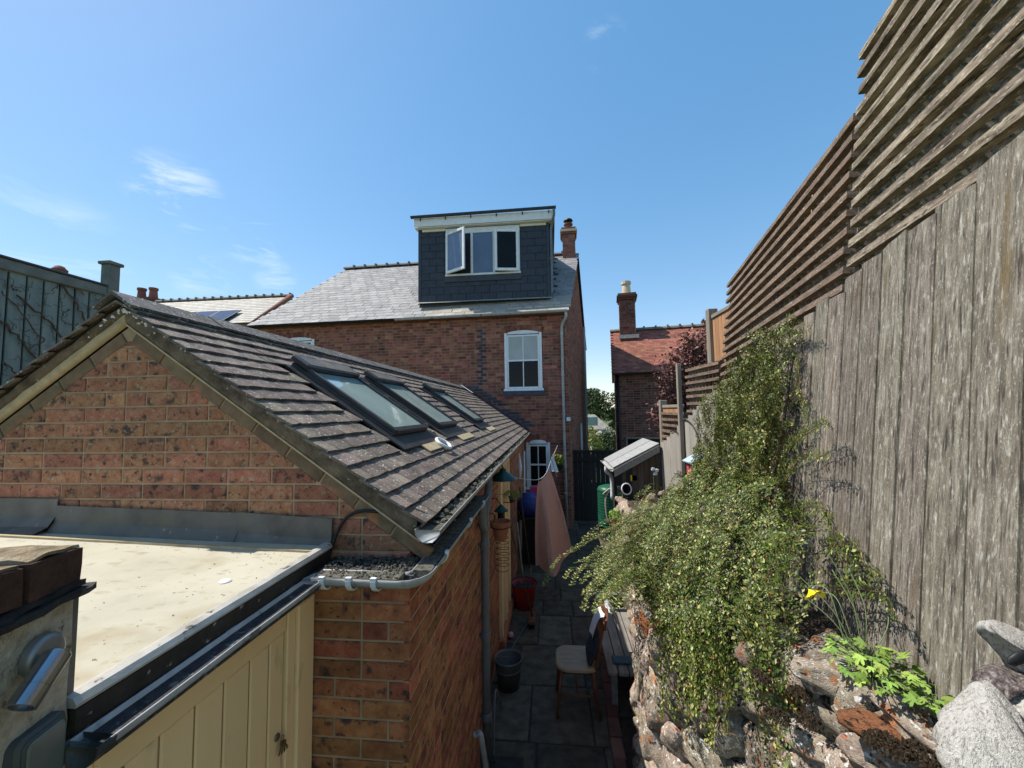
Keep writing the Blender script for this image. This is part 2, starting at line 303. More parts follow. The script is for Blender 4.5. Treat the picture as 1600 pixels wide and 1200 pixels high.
    def gutter(s, path, r, n=8, th=.004, caps=True):
        path = [V(p) for p in path]; k = len(path); b = len(s.v)
        for i, p in enumerate(path):
            t = (path[min(i+1, k-1)]-path[max(i-1, 0)]); t.z = 0; t.normalize()
            side = V((t.y, -t.x, 0))
            for rr in (r, r-th):
                for q in range(n+1):
                    a = PI*q/n; s.v.append(tuple(p+side*(math.cos(a)*rr)-V((0, 0, 1))*(math.sin(a)*rr)))
        m = n+1
        for i in range(k-1):
            A0 = b+i*2*m; B0 = b+(i+1)*2*m
            for q in range(n):
                s.face(A0+q, A0+q+1, B0+q+1, B0+q); s.face(A0+m+q+1, A0+m+q, B0+m+q, B0+m+q+1)
            s.face(A0, B0, B0+m, A0+m); s.face(A0+n, A0+m+n, B0+m+n, B0+n)
        if caps:
            for A0 in (b, b+(k-1)*2*m): s.face(*[A0+q for q in range(m)])
    def mesh(s, name, origin, smooth=False):
        me = bpy.data.meshes.new(name)
        o = V(origin)
        me.from_pydata([(p[0]-o.x, p[1]-o.y, p[2]-o.z) for p in s.v], [], s.f)
        if any(s.r):
            at = me.attributes.new('rnd', 'FLOAT', 'FACE'); at.data.foreach_set('value', s.r)
        if smooth: me.polygons.foreach_set('use_smooth', [True]*len(me.polygons))
        return me
    def base(s):
        xs, ys, zs = zip(*s.v); return V(((min(xs)+max(xs))/2, (min(ys)+max(ys))/2, min(zs)))

def link(o, parent, M):
    COL.objects.link(o); WM[o] = M
    if parent is not None:
        o.parent = parent; o.matrix_parent_inverse = WM[parent].inverted()
    o.matrix_basis = M
    return o
def obj(name, mb, material, parent=None, smooth=False, label=None, cat=None, group=None, kind=None):
    og = mb.base(); me = mb.mesh(name, og, smooth)
    for m in (material if isinstance(material, (list, tuple)) else [material]): me.materials.append(MATS[m])
    o = bpy.data.objects.new(name, me); link(o, parent, Matrix.Translation(og))
    if smooth == 'auto':
        pass
    tag(o, label, cat, group, kind); return o
def tag(o, label=None, cat=None, group=None, kind=None):
    for k, v in (('label', label), ('category', cat), ('group', group), ('kind', kind)):
        if v: o[k] = v
    return o
def thing(name, label, cat, loc, group=None):
    o = bpy.data.objects.new(name, None); o.empty_display_size = .1
    link(o, None, Matrix.Translation(V(loc))); return tag(o, label, cat, group)
def piece(name, me, parent, M):
    o = bpy.data.objects.new(name, me); return link(o, parent, M)
def frame_matrix(o, u, v, n):
    return Matrix(((u.x, v.x, n.x, o.x), (u.y, v.y, n.y, o.y), (u.z, v.z, n.z, o.z), (0, 0, 0, 1)))
def setm(me, *ms):
    for m in ms: me.materials.append(MATS[m])
    return me
def mpart(name, material, parent, fn, smooth=False, **k):
    mb = MB(); fn(mb); return obj(name, mb, material, parent, smooth, **k)
def clip_poly(p, q):
    """clip polygon p by convex counter-clockwise polygon q"""
    for i in range(len(q)):
        a, b = q[i], q[(i+1) % len(q)]
        def ins(c): return (b[0]-a[0])*(c[1]-a[1])-(b[1]-a[1])*(c[0]-a[0])
        out = []
        for j in range(len(p)):
            c, d = p[j], p[(j+1) % len(p)]; ic, idd = ins(c), ins(d)
            if ic >= 0: out.append(c)
            if (ic >= 0) != (idd >= 0):
                t = ic/(ic-idd); out.append((c[0]+(d[0]-c[0])*t, c[1]+(d[1]-c[1])*t))
        p = out
        if len(p) < 3: return None
    return p
BCACHE = {}
def brickwork(parent, fr, u0, u1, v0, v1, material, LB=.238, HB=.0825, mort=.011, clip=None, holes=(), indiv=None, proud=.006, name='brick', ch=.003, off=0.0, head=.12, limit=[9999], jit=.0016):
    o, u, v, n = fr; sb = MB(); row = 0; vv = v0
    while vv < v1-.02:
        va, vb = vv, min(vv+HB-mort, v1)
        uu = u0-((row % 2)*LB/2+off) % LB
        while uu < u1:
            L = LB if random.random() > head else LB/2
            a, b = max(uu, u0), min(uu+L-mort, u1)
            uu += L
            if b-a < .025: continue
            segs = [(a, b)]
            for (ha, hb, hc, hd) in holes:
                if vb > hc+.01 and va < hd-.01:
                    ns = []
                    for (x, y) in segs:
                        if y <= ha or x >= hb: ns.append((x, y)); continue
                        if x < ha-.02: ns.append((x, ha))
                        if y > hb+.02: ns.append((hb, y))
                    segs = ns
            for (x, y) in segs:
                poly = [(x, va), (y, va), (y, vb), (x, vb)]; full = True
                if clip:
                    p2 = clip_poly(poly, clip)
                    if not p2: continue
                    ar = abs(sum(p2[i][0]*p2[(i+1) % len(p2)][1]-p2[(i+1) % len(p2)][0]*p2[i][1] for i in range(len(p2))))/2
                    if ar < .0006: continue
                    full = ar > .999*(y-x)*(vb-va); poly = p2
                pj = proud+random.uniform(-jit, jit)
                if indiv and limit[0] > 0 and indiv((x+y)/2, (va+vb)/2):
                    limit[0] -= 1
                    c = o+u*((x+y)/2)+v*((va+vb)/2)
                    key = (material, round(y-x, 2), round(vb-va, 3), ch)
                    if full and key in BCACHE: me = BCACHE[key]
                    else:
                        q = [(p[0]-(x+y)/2, p[1]-(va+vb)/2) for p in poly]
                        t = MB(); t.slab((V(), V((1, 0, 0)), V((0, 1, 0)), V((0, 0, 1))), q, -.03, 0, ch)
                        me = setm(t.mesh(name, (0, 0, 0)), material)
                        if full: BCACHE[key] = me
                    M = frame_matrix(c+n*pj, u, v, n)@Matrix.Rotation(random.gauss(0, .004), 4, 'Z')
                    piece(name, me, parent, M)
                else:
                    sb.rnd = random.uniform(.01, .99); sb.slab(fr, poly, -.01, pj, ch)
        vv += HB; row += 1
    if sb.f: obj(name+'_courses' if name != 'brick' else 'brickwork', sb, material, parent, kind='stuff')
X, Y, Z = V((1, 0, 0)), V((0, 1, 0)), V((0, 0, 1))
def smoothpath(pts, n=6):
    pts = [V(p) for p in pts]; out = []
    for i in range(len(pts)-1):
        p0, p1, p2, p3 = pts[max(i-1, 0)], pts[i], pts[i+1], pts[min(i+2, len(pts)-1)]
        for k in range(n):
            t = k/n
            out.append(.5*((2*p1)+(p2-p0)*t+(2*p0-5*p1+4*p2-p3)*t*t+(3*p1-p0-3*p2+p3)*t**3))
    out.append(pts[-1]); return out
# ------------------------------------------------------------------ ground and paving
def ground():
    mb = MB(); xs = [-400, -120, -40, -12, -3, 0, 3, 12, 40, 120, 400]; ys = [-60, -20, -5, 0, 6, 12, 17, 22, 30, 45, 90, 200, 600, 1500]
    def h(x, y): return -.03 if y < 17 else -.03-3.2*min(1, (y-17)/20)
    id_ = {}
    for j, y in enumerate(ys):
        for i, x in enumerate(xs): id_[i, j] = mb.pt((x, y, h(x, y)))
    for j in range(len(ys)-1):
        for i in range(len(xs)-1): mb.face(id_[i, j], id_[i+1, j], id_[i+1, j+1], id_[i, j+1])
    return obj('ground', mb, 'grass', kind='structure')
ground()
pat = mpart('patio', 'joint', None, lambda mb: mb.box((-1.3, .3, -.06), (2.2, 12.6, -.012)), kind='structure')
yy = 2.6
while yy < 12.2:
    d = random.choice((.46, .6, .6, .75)); xx = -.66+random.uniform(-.25, 0)
    while xx < 1.75:
        wd = random.choice((.45, .6, .6, .75)); c = V((xx+wd/2, yy+d/2, 0))
        mb = MB(); hx, hy = wd/2-.007, d/2-.007
        mb.slab((V(), X, Y, Z), [(-hx+random.uniform(0, .01), -hy), (hx, -hy+random.uniform(0, .01)), (hx-random.uniform(0, .01), hy), (-hx, hy)], -.04, 0, .006)
        me = setm(mb.mesh('paving_slab', (0, 0, 0)), 'paving')
        piece('paving_slab', me, pat, Matrix.Translation(c+V((0, 0, random.uniform(-.004, .004))))@Matrix.Rotation(random.gauss(0, .006), 4, 'X'))
        xx += wd
    yy += d

# ------------------------------------------------------------------ brick outbuilding
G = 1.95; XR = -2.30; ZR = 3.66; SM = .685; XW = -.71; YF = 10.42
out = thing('brick_outbuilding', 'long brick outbuilding with brown tiled gable roof and three skylights', 'outbuilding', (-2.3, 6, 0))
GF = (V((0, G, 0)), X, Z, -Y)
def zl(x, k): return ZR-k-SM*abs(x-XR)
XL = 2*XR-XW
mpart('wall', 'gable_mortar', out, lambda mb: mb.prism([V(p) for p in ((XL, G, 0), (XW, G, 0), (XW, G, zl(XW, .16)), (XR, G, zl(XR, .16)), (XL, G, zl(XL, .16)))], (0, YF-G-.01, 0)))
tri = [(XL, 2.2), (XW-.002, 2.2), (XW-.002, zl(XW, .245)), (XR, zl(XR, .245)), (XL, zl(XL, .245))]
LIM = [285]
brickwork(out, GF, XL, XW-.002, 2.235, 3.55, 'gable_brick', clip=tri, indiv=lambda a, b: a > -3.15 and not (a < -1.15 and b < 2.44), limit=LIM, head=.10, LB=.245, HB=.0825, mort=.011)
SF = (V((XW, 0, 0)), Y, Z, X)
brickwork(out, SF, 3.38, YF-.02, .02, 2.50, 'side_brick', proud=.0028, jit=.0008, ch=.0015, mort=.013, holes=[(5.16, 6.24, -.1, 2.33)], LB=.245, HB=.083)
brickwork(out, SF, G+.0, 3.34, 2.235, 2.50, 'side_brick', LB=.245, HB=.083)
# raking brick course under the verge, one brick after another
for sgn in (-1, 1):
    sd = V((sgn, 0, -SM)).normalized(); nn = V((0, -1, 0)); up = nn.cross(sd) if sgn < 0 else sd.cross(nn)
    up = V((SM*sgn, 0, 1)).normalized()
    t = .015
    o0 = V((XR, G, ZR-.245))
    while t < 1.86:
        L = random.choice((.225, .225, .23, .21))
        mb = MB(); mb.slab((V(), X, Y, Z), [(0, 0), (L-.012, 0), (L-.012, .066), (0, .066)], -.02, .01, .004)
        me = setm(mb.mesh('raking_brick', (0, 0, 0)), 'rake_brick')
        fr = frame_matrix(o0+sd*t, sd, up, sd.cross(up) if sd.cross(up).y < 0 else -sd.cross(up))
        piece('raking_brick', me, out, fr); t += L
def strip(mb, k0, k1, side, y0, y1, x0=None):
    xa = XR if x0 is None else x0; xe = XW+.06 if side > 0 else XL-.06
    mb.prism([V(p) for p in ((xa, y0, zl(xa, k0)), (xe, y0, zl(xe, k0)), (xe, y0, zl(xe, k1)), (xa, y0, zl(xa, k1)))], (0, y1-y0, 0))
def rough_strip(mb, k0, k1, side, yf, yb, amp=.008):
    """mortar fillet with an uneven face"""
    xe = XW+.05 if side > 0 else XL-.05; n = 60; rows = 4; ids = []
    for i in range(n+1):
        x = XR+(xe-XR)*i/n; col = []
        for j in range(rows+1):
            k = k0+(k1-k0)*j/rows
            dn = noise.noise(V((x*14, j*1.7, side*3)))*amp; dz = noise.noise(V((x*9, j*2.1+5, side*7)))*amp*.7
            col.append(mb.pt((x, yf+dn+(.012 if j == rows else 0), zl(x, k)+dz)))
        col.append(mb.pt((x, yb, zl(x, k1)))); ids.append(col)
    for i in range(n):
        for j in range(rows+1): mb.face(ids[i][j], ids[i+1][j], ids[i+1][j+1], ids[i][j+1])
mpart('verge_mortar', 'verge_mortar', out, lambda mb: rough_strip(mb, .035, .155, 1, G-.035, G), True)
mpart('verge_mortar', 'verge_mortar', out, lambda mb: rough_strip(mb, .035, .10, -1, G-.045, G, .01), True)
mpart('verge_bead', 'cream_bead', out, lambda mb: rough_strip(mb, .10, .146, -1, G-.03, G, .005), True)
mpart('verge_bead', 'cream_bead', out, lambda mb: strip(mb, .150, .160, 1, G-.03, G-.002))
# pale mortar dabs at the apex
def dabs(mb):
    for i in range(26):
        s = random.choice((-1, 1)); d = abs(random.gauss(0, .09)); p = V((XR+s*d, G-.045+random.uniform(-.006, .006), zl(XR+s*d, .075+random.uniform(-.012, .012))))
        mb.lathe([(.001, -.006), (.009*random.uniform(.6, 1.4), 0), (.001, .006)], Matrix.Translation(p)@Matrix.Rotation(random.random()*3, 4, 'X'), 6)
mpart('mortar_dabs', 'cloth_white', out, dabs, kind='stuff')

# tiles
sv = V((1, 0, -SM)).normalized(); sn = V((SM, 0, 1)).normalized()
ROWS = 17; SLEN = 2.02; GA = SLEN/ROWS; TW = .172
def tile_mesh(seed):
    rnd = random.Random(seed); mb = MB(); hw = TW/2-.0015; c = rnd.uniform(.001, .0035); L = GA+.03; th = .0125
    xs = [-hw, -hw*.35, hw*.35, hw]; top = []; low = []
    for (yv, zb) in ((0, 0.0), (L, .018)):
        r = []; q = []
        for x in xs:
            z = zb+c*(1-(x/hw)**2)+rnd.uniform(-.0008, .0008); yj = yv+(rnd.uniform(-.003, .003) if yv else 0)
            r.append(mb.pt((x, yj, z))); q.append(mb.pt((x, yj, z-th)))
        top.append(r); low.append(q)
    for i in range(3):
        mb.face(top[0][i], top[0][i+1], top[1][i+1], top[1][i]); mb.face(top[1][i], top[1][i+1], low[1][i+1], low[1][i])
    mb.face(top[0][0], top[1][0], low[1][0], low[0][0]); mb.face(top[0][3], low[0][3], low[1][3], top[1][3])
    return mb
TM = [tile_mesh(i) for i in range(6)]
TME = [setm(t.mesh('roof_tile', (0, 0, 0)), 'roof_tile') for t in TM]
YV = 1.865
SKY = [(2.70, 3.46), (3.83, 4.58), (5.66, 6.42)]; SK0, SK1 = .50, 1.43
far = MB(); cnt = 0
cells = []
for r in range(ROWS):
    ncol = int((YF-YV)/TW)+1
    for c in range(ncol):
        y0 = YV+c*TW+(TW/2 if r % 2 else 0); w0, w1 = y0, y0+TW
        if r % 2 and c == 0: pass
        s0, s1 = r*GA, (r+1)*GA
        if w1 > YF+.03: continue
        if any(w1 > a-.02 and w0 < b+.02 and s1 > SK0+.03 and s0 < SK1+.04 for a, b in SKY): continue
        cells.append((r, c, y0))
    if r % 2: cells.append((r, -1, YV-TW/2+.0))
cells.sort(key=lambda t: t[2]+abs(t[0]-9)*.06)
for (r, c, y0) in cells:
    half = c == -1
    o0 = V((XR, y0+TW/2, ZR-.035))+sv*(r*GA)
    M = frame_matrix(o0, Y*(-1), sv, sn)
    if half: M = frame_matrix(V((XR, YV+TW/4, ZR-.035))+sv*(r*GA), Y*(-.5), sv, sn)
    M = M@Matrix.Rotation(random.gauss(0, .006), 4, 'X')@Matrix.Rotation(random.gauss(0, .004), 4, 'Z')
    k = random.randrange(6)
    if cnt < 290:
        piece('roof_tile', TME[k], out, M); cnt += 1
    else:
        far.rnd = random.uniform(.01, .99); b = len(far.v); far.v += [tuple(M@V(p)) for p in TM[k].v]
        for f in TM[k].f: far.face(*[b+i for i in f])
sl2 = V((-1, 0, -SM)).normalized(); sn2 = V((-SM, 0, 1)).normalized()
for r in range(1, ROWS, 2):
    piece('roof_tile', TME[r % 6], out, frame_matrix(V((XR, YV+TW/4, ZR-.035))+sl2*(r*GA), Y*.5, sl2, sn2))
for r in range(ROWS):
    for c in range(int((YF-YV)/TW)):
        o0 = V((XR, YV+c*TW+TW/2+(TW/2 if r % 2 else 0), ZR-.035))+sl2*(r*GA)
        M = frame_matrix(o0, Y, sl2, sn2)@Matrix.Rotation(random.gauss(0, .006), 4, 'X'); k = random.randrange(6)
        far.rnd = random.uniform(.01, .99); b = len(far.v); far.v += [tuple(M@V(p)) for p in TM[k].v]
        for f in TM[k].f: far.face(*[b+i for i in f])
obj('roof_tiling', far, 'roof_tile', out, kind='stuff')
def underlay(mb):
    for s in (-1, 1):
        a = XW+.04 if s > 0 else XL-.04
        mb.quad((XR, YV+.03, zl(XR, .05)), (a, YV+.03, zl(a, .05)), (a, YF-.03, zl(a, .05)), (XR, YF-.03, zl(XR, .05)))
mpart('roof_underlay', 'black', out, underlay)
# ridge tiles
yk = YV-.02; i = 0
while yk < YF-.1:
    L = .30; mb = MB(); d = .145; th = .016; lift = .012+random.uniform(-.003, .003)
    for s in (-1, 1):
        dn = V((s, 0, -SM)).normalized(); nn = V((s*SM, 0, 1)).normalized(); p = V((XR, yk, ZR+lift))
        a, b = p+nn*.0, p+dn*d
        mb.prism([a, b, b-nn*th, a-Z*th*1.2], (0, L-.006, 0))
    obj('ridge_tile', mb, 'ridge_tile', out); yk += L; i += 1
mpart('ridge_tile', 'cloth_white', out, lambda mb: mb.prism([V((XR, YF-.42, ZR+.03)), V((XR+.3, YF-.42, ZR+.03-.3*SM)), V((XR+.3, YF-.42, ZR+.02-.3*SM)), V((XR, YF-.42, ZR+.02))], (0, .22, 0)), label='pale lead saddle at the far end of the ridge')
# skylights
for (a, b) in SKY:
    def P(y, s, h): return V((XR, y, ZR-.035))+sv*s+sn*h
    def bx(mb, y0, y1, s0, s1, h0, h1, c=.004):
        M = frame_matrix(V((XR, 0, ZR-.035)), Y, sv, -sn)
        mb.bbox((y0, s0, -h1), (y1, s1, -h0), c, M)
    mb = MB(); bx(mb, a, b, SK0, SK1, -.03, .045); sk = obj('skylight', mb, 'skylight_metal', out)
    mb = MB(); bx(mb, a+.0, a+.034, SK0+.12, SK1, .046, .074); obj('frame_rail', mb, 'skylight_metal', sk)
    mb = MB(); bx(mb, b-.034, b, SK0+.12, SK1, .046, .074); obj('frame_rail', mb, 'skylight_metal', sk)
    mb = MB(); bx(mb, a+.035, b-.035, SK1-.045, SK1+.004, .046, .07); obj('frame_rail', mb, 'skylight_metal', sk)
    mb = MB(); bx(mb, a-.012, b+.012, SK0-.03, SK0+.13, .046, .10, .012); obj('blind_hood', mb, 'ridge_tile' if False else 'skylight_metal', sk)
    mb = MB(); mb.quad(P(a+.02, SK0+.0, .1015), P(b-.02, SK0, .1015), P(b-.02, SK0+.12, .1015), P(a+.02, SK0+.12, .1015)); obj('hood_plate', mb, 'lead', sk)
    mb = MB(); bx(mb, a+.035, b-.035, SK0+.132, SK1-.046, .046, .052, .001); obj('pane', mb, 'roof_pane', sk)
    mb = MB(); mb.quad(P(a+.1, SK0+.45, .0675), P(b-.1, SK0+.45, .0675), P(b-.1, SK1-.12, .0675), P(a+.1, SK1-.12, .0675))
    mb = MB(); bx(mb, a-.09, b+.09, SK1+.005, SK1+.15, .012, .026, .002); obj('apron_flashing', mb, 'skylight_metal', sk)
    mb = MB(); bx(mb, a+.25, b+.12, SK1+.152, SK1+.235, .016, .028, .002); obj('pale_patch', mb, 'cream_bead', sk)
    mb = MB(); bx(mb, a-.07, a-.004, SK0, SK1+.003, .0, .022, .002); obj('side_flashing', mb, 'skylight_metal', sk)
    mb = MB(); bx(mb, b+.004, b+.07, SK0, SK1+.003, .0, .022, .002); obj('side_flashing', mb, 'skylight_metal', sk)
# gutters and eave
XE = XR+sv.x*SLEN; ZE = ZR-.035+sv.z*SLEN
def wob(p, n, a): return [V(p[0]).lerp(V(p[1]), i/n)+V((random.uniform(-a, a), 0, random.uniform(-a, a))) for i in range(n+1)]
gx, gz = XE+.045, ZE-.02
mpart('eaves_gutter', 'grey_gutter', out, lambda mb: mb.gutter(wob(((gx, 1.84, gz-.008), (gx-.01, YF-.03, gz-.02)), 12, .003), .062), True)
def debris(mb):
    for k in range(340):
        y = random.uniform(1.9, 10); p = V((gx+random.uniform(-.04, .04), y, gz-.02+random.uniform(-.012, .014)))
        mb.rnd = random.random()*.98+.01
        mb.lathe([(.001, -.01), (random.uniform(.012, .026), 0), (.001, .012)], Matrix.Translation(p)@Matrix.Rotation(random.random()*3, 4, 'X'), 5)
mpart('gutter_moss', 'soil_debris', out, debris, kind='stuff')
mpart('gutter_bed', 'soil_debris', out, lambda mb: mb.box((gx-.05, 1.87, gz-.04), (gx+.05, YF-.05, gz-.022)))
mpart('fascia', 'shed_wood', out, lambda mb: mb.box((XW+.012, G+.03, ZE-.13), (XW+.035, YF-.02, ZE-.015)))
# lower brick block wrapped round the corner
YB = 1.76; XB = -.637; YB2 = 3.36; XD = -1.10
mpart('lower_wall', 'gable_mortar', out, lambda mb: mb.prism([V(p) for p in ((XD, YB, 0), (XB, YB, 0), (XB, YB2, 0), (XW-.05, YB2, 0), (XW-.05, G+.03, 0), (XD, G+.03, 0))], (0, 0, 2.262)))
brickwork(out, (V((0, YB, 0)), X, Z, -Y), XD+.002, XB-.001, .02, 2.25, 'side_brick', indiv=lambda a, b: b > 1.40, limit=LIM, LB=.245, HB=.0825, mort=.011)
brickwork(out, (V((XB, 0, 0)), Y, Z, X), YB-.004, YB2, .02, 2.25, 'side_brick', proud=.0028, jit=.0008, ch=.0015, mort=.013, indiv=lambda a, b: b > .9, limit=LIM, LB=.245, HB=.083)
mpart('flat_roof_strip', 'tar', out, lambda mb: mb.prism([V(p) for p in ((XD+.01, YB-.02, 2.266), (XB+.02, YB-.02, 2.266), (XB+.02, YB2+.02, 2.266), (XW-.03, YB2+.02, 2.266), (XW-.03, G+.02, 2.266), (XD+.01, G+.02, 2.266))], (0, 0, .02)))
def deb2(mb):
    for k in range(560):
        p = V((random.uniform(-1.06, -.66), random.uniform(1.675, 1.93), 2.290+random.uniform(0, .010))) if k < 380 else V((random.uniform(-.69, -.625), random.uniform(1.75, 3.3), 2.29))
        mb.rnd = random.random()*.98+.01
        mb.lathe([(.001, -.006), (random.uniform(.004, .011), 0), (.001, .007)], Matrix.Translation(p)@Matrix.Rotation(random.random()*3, 4, 'X'), 5)
mpart('roof_grit', 'soil_debris', out, deb2, kind='stuff')
gpath = [A(490, 884, y=1.70), V((-.70, 1.70, 2.285))]
g0 = V((-1.04, 1.705, 2.30)); arc = [V((-.66+math.sin(t)*.075, 1.705+.075-math.cos(t)*.075, 2.296)) for t in (0, .4, .8, 1.2, 1.57)]
mpart('low_gutter', 'grey_gutter', out, lambda mb: mb.gutter([g0, V((-.85, 1.705, 2.298))]+arc+[V((-.585, 2.5, 2.293)), V((-.585, YB2+.03, 2.29))], .05), True)
mpart('gutter_fill_or_shade', 'soil_debris', out, lambda mb: (mb.box((-1.03, 1.668, 2.262), (-.66, 1.76, 2.297)), mb.box((-.632, 1.78, 2.262), (-.548, YB2, 2.294))))
for (x, y, r) in ((-.99, 1.705, 0), (-.87, 1.705, 0), (-.76, 1.705, 0), (-.585, 2.0, 1), (-.585, 2.6, 1), (-.585, 3.1, 1)):
    mb = MB()
    d = V((0, 1, 0)) if r == 0 else V((1, 0, 0)); t = V((1, 0, 0)) if r == 0 else V((0, 1, 0))
    pts = [V((x, y, 2.296))+d*(.0535*math.cos(a))-Z*(.0535*math.sin(a)) for a in [PI*i/8 for i in range(9)]]
    for i in range(8): mb.prism([pts[i]-t*.011, pts[i]+t*.011, pts[i+1]+t*.011, pts[i+1]-t*.011], (pts[i]-V((x, y, 2.296))).normalized()*.006)
    s0 = -1 if r == 0 else 1
    mb.box(V((x, y, 2.295))+d*s0*.05-t*.012-V((0, 0, .004))-V((abs(d.x)*.008, abs(d.y)*.008, 0)), V((x, y, 2.295))+d*s0*.05+t*.012+V((0, 0, .012))+V((abs(d.x)*.008, abs(d.y)*.008, 0)))
    obj('gutter_clip', mb, 'white_paint', out)
# down pipes
py = 3.47; px_ = -.595
pp = smoothpath([(gx, py+.2, gz-.05), (gx, py+.2, gz-.13), (gx, py+.17, gz-.2), (px_, py+.02, gz-.38), (px_, py, gz-.5)], 5)+[V((px_, py, 1.0)), V((px_, py, .12))]
mpart('down_pipe', 'grey_pipe', out, lambda mb: mb.tube(pp, .036, 14), True)
mpart('branch_pipe', 'grey_pipe', out, lambda mb: mb.tube(smoothpath([(-.585, 3.3, 2.25), (-.585, 3.3, 2.12), (-.59, 3.34, 2.04), (-.595, 3.44, 1.99)], 5), .033, 12), True)
for z in (2.02, 1.85, 1.1, .45):
    mb = MB(); mb.lathe([(.036, -.03), (.043, -.025), (.043, .025), (.036, .03)], Matrix.Translation((px_, py, z)), 14)
    mb.box((px_-.08, py-.012, z-.012), (px_-.04, py+.012, z+.012)); obj('pipe_collar', mb, 'grey_pipe', out)
mpart('waste_pipe', 'grey_gutter', out, lambda mb: mb.tube(smoothpath([(-.62, 3.05, .62), (-.575, 3.06, .62), (-.56, 3.09, .5), (-.555, 3.3, .12), (-.5, 3.42, .05), (-.42, 3.45, .03)], 5), .021, 10), True)
mpart('gully', 'joint', out, lambda mb: mb.bbox((-.58, 3.30, .0), (-.30, 3.62, .02), .005))
# cream door in the side wall
mb = MB(); mb.bbox((XW-.03, 5.17, .05), (XW+.015, 6.23, 2.32), .004); dr = obj('door', mb, 'cream_paint', out)
for (a, b, c, d) in ((5.17, 5.25, .05, 2.32), (6.15, 6.23, .05, 2.32), (5.252, 6.148, 2.24, 2.32), (5.62, 5.66, .1, 2.238), (5.80, 5.84, .1, 2.238)):
    mb = MB(); mb.bbox((XW+.016, a, c), (XW+.045, b, d), .004); obj('door_frame', mb, 'cream_paint', dr)
mb = MB(); mb.bbox((XW-.02, 5.1, 0), (XW+.075, 6.3, .14), .01); obj('door_step', mb, 'terracotta', out)
mpart('flashing', 'blue_brick', out, lambda mb: mb.prism([V((XR, YF-.06, ZR+.04)), V((XW+.12, YF-.06, zl(XW+.12, -.04))), V((XW+.12, YF-.06, zl(XW+.12, .02))), V((XR, YF-.06, ZR-.02))], (0, .055, 0)))
# lead flashing over the lean-to, three lapped sheets
for (a, b, z0, z1, k) in ((-3.9, -2.66, 2.405, 2.565, 2), (-2.665, -1.60, 2.375, 2.53, 1), (-1.605, -1.10, 2.335, 2.505, 0)):
    mb = MB(); n = 18; yo = .014-k*.003
    for i in range(n):
        q = []
        for x in (a+(b-a)*i/n, a+(b-a)*(i+1)/n):
            wv = noise.noise(V((x*4, k, 0)))*.006; dz = -.03*(x-a)/(b-a) if k < 2 else 0
            q.append([V((x, G-.013-yo+wv*.3, z1+dz)), V((x, G-.018-yo+wv, z0+.07+dz)), V((x, G-.05-yo+wv, z0+.02+dz)), V((x, G-.12-yo, z0-.004+dz))])
        for j in range(3): mb.quad(q[0][j], q[1][j], q[1][j+1], q[0][j+1])
    mb.quad(V((b, G-.013-yo, z1-.03)), V((b, G+.0, z1-.03)), V((b, G, z0)), V((b, G-.018-yo, z0)))
    obj('lead_flashing', mb, 'lead', out, True)
tag(mpart('cable', 'cable', None, lambda mb: mb.tube(smoothpath([(-1.10, 1.90, 2.30), (-1.085, 1.925, 2.38), (-1.04, 1.932, 2.47), (-.96, 1.934, 2.512), (-.82, 1.934, 2.512), (-.72, 1.934, 2.535), (-.66, 1.97, 2.56)], 6), .008, 7), True), 'black cable clipped to the gable brickwork below the roof corner', 'cable')
tag(mpart('plastic_ring', 'white_paint', None, lambda mb: mb.tube([V((XR, 3.36, ZR))+sv*1.66+sn*.012+(Y*math.cos(t)*.085+sv*math.sin(t)*.07) for t in [2*PI*i/20 for i in range(21)]], .014, 8, False), True), 'white plastic ring lying on the roof tiles below the nearest skylight', 'ring')

# ------------------------------------------------------------------ lean-to with flat roof and cream door
lean = thing('lean_to_shed', 'lean-to with pale flat roof and cream boarded door against the gable', 'shed', (-1.6, 1.4, 0))
rp = [(-3.9, 1.925, 2.43), (-1.12, 1.925, 2.352), (-1.12, .86, 2.352), (-3.9, .86, 2.43)]
mpart('roof', 'grp_roof', lean, lambda mb: mb.prism([V(p) for p in rp], (0, 0, -.03)))
def trim(mb):
    prof = [(-1.135, 2.356), (-1.128, 2.366), (-1.112, 2.370), (-1.09, 2.366), (-1.080, 2.352), (-1.082, 2.345), (-1.13, 2.345)]
    n = 14; ids = []
    for i in range(n+1):
        y = .84+(1.90-.84)*i/n; ids.append([mb.pt((x+noise.noise(V((y*6, x, 0)))*.002, y, z)) for x, z in prof])
    for i in range(n):
        for j in range(len(prof)-1): mb.face(ids[i][j], ids[i+1][j], ids[i+1][j+1], ids[i][j+1])
    mb.face(*ids[0]); mb.face(*ids[n])
mpart('edge_trim', 'edge_trim', lean, trim)
mpart('trim_face', 'trim_face', lean, lambda mb: mb.bbox((-1.13, .84, 2.268), (-1.087, 1.90, 2.344), .006))
mpart('back_trim', 'cream_bead', lean, lambda mb: mb.prism([V((-3.9, 1.80, 2.425)), V((-1.12, 1.80, 2.347)), V((-1.12, 1.80, 2.362)), V((-3.9, 1.80, 2.44))], (0, .018, .0)))
def patch(mb): mb.lathe([(.001, .006), (.016, .005), (.022, .0)], Matrix.Translation(A(352, 908, z=2.358))@Matrix.Scale(1.0, 4), 14)
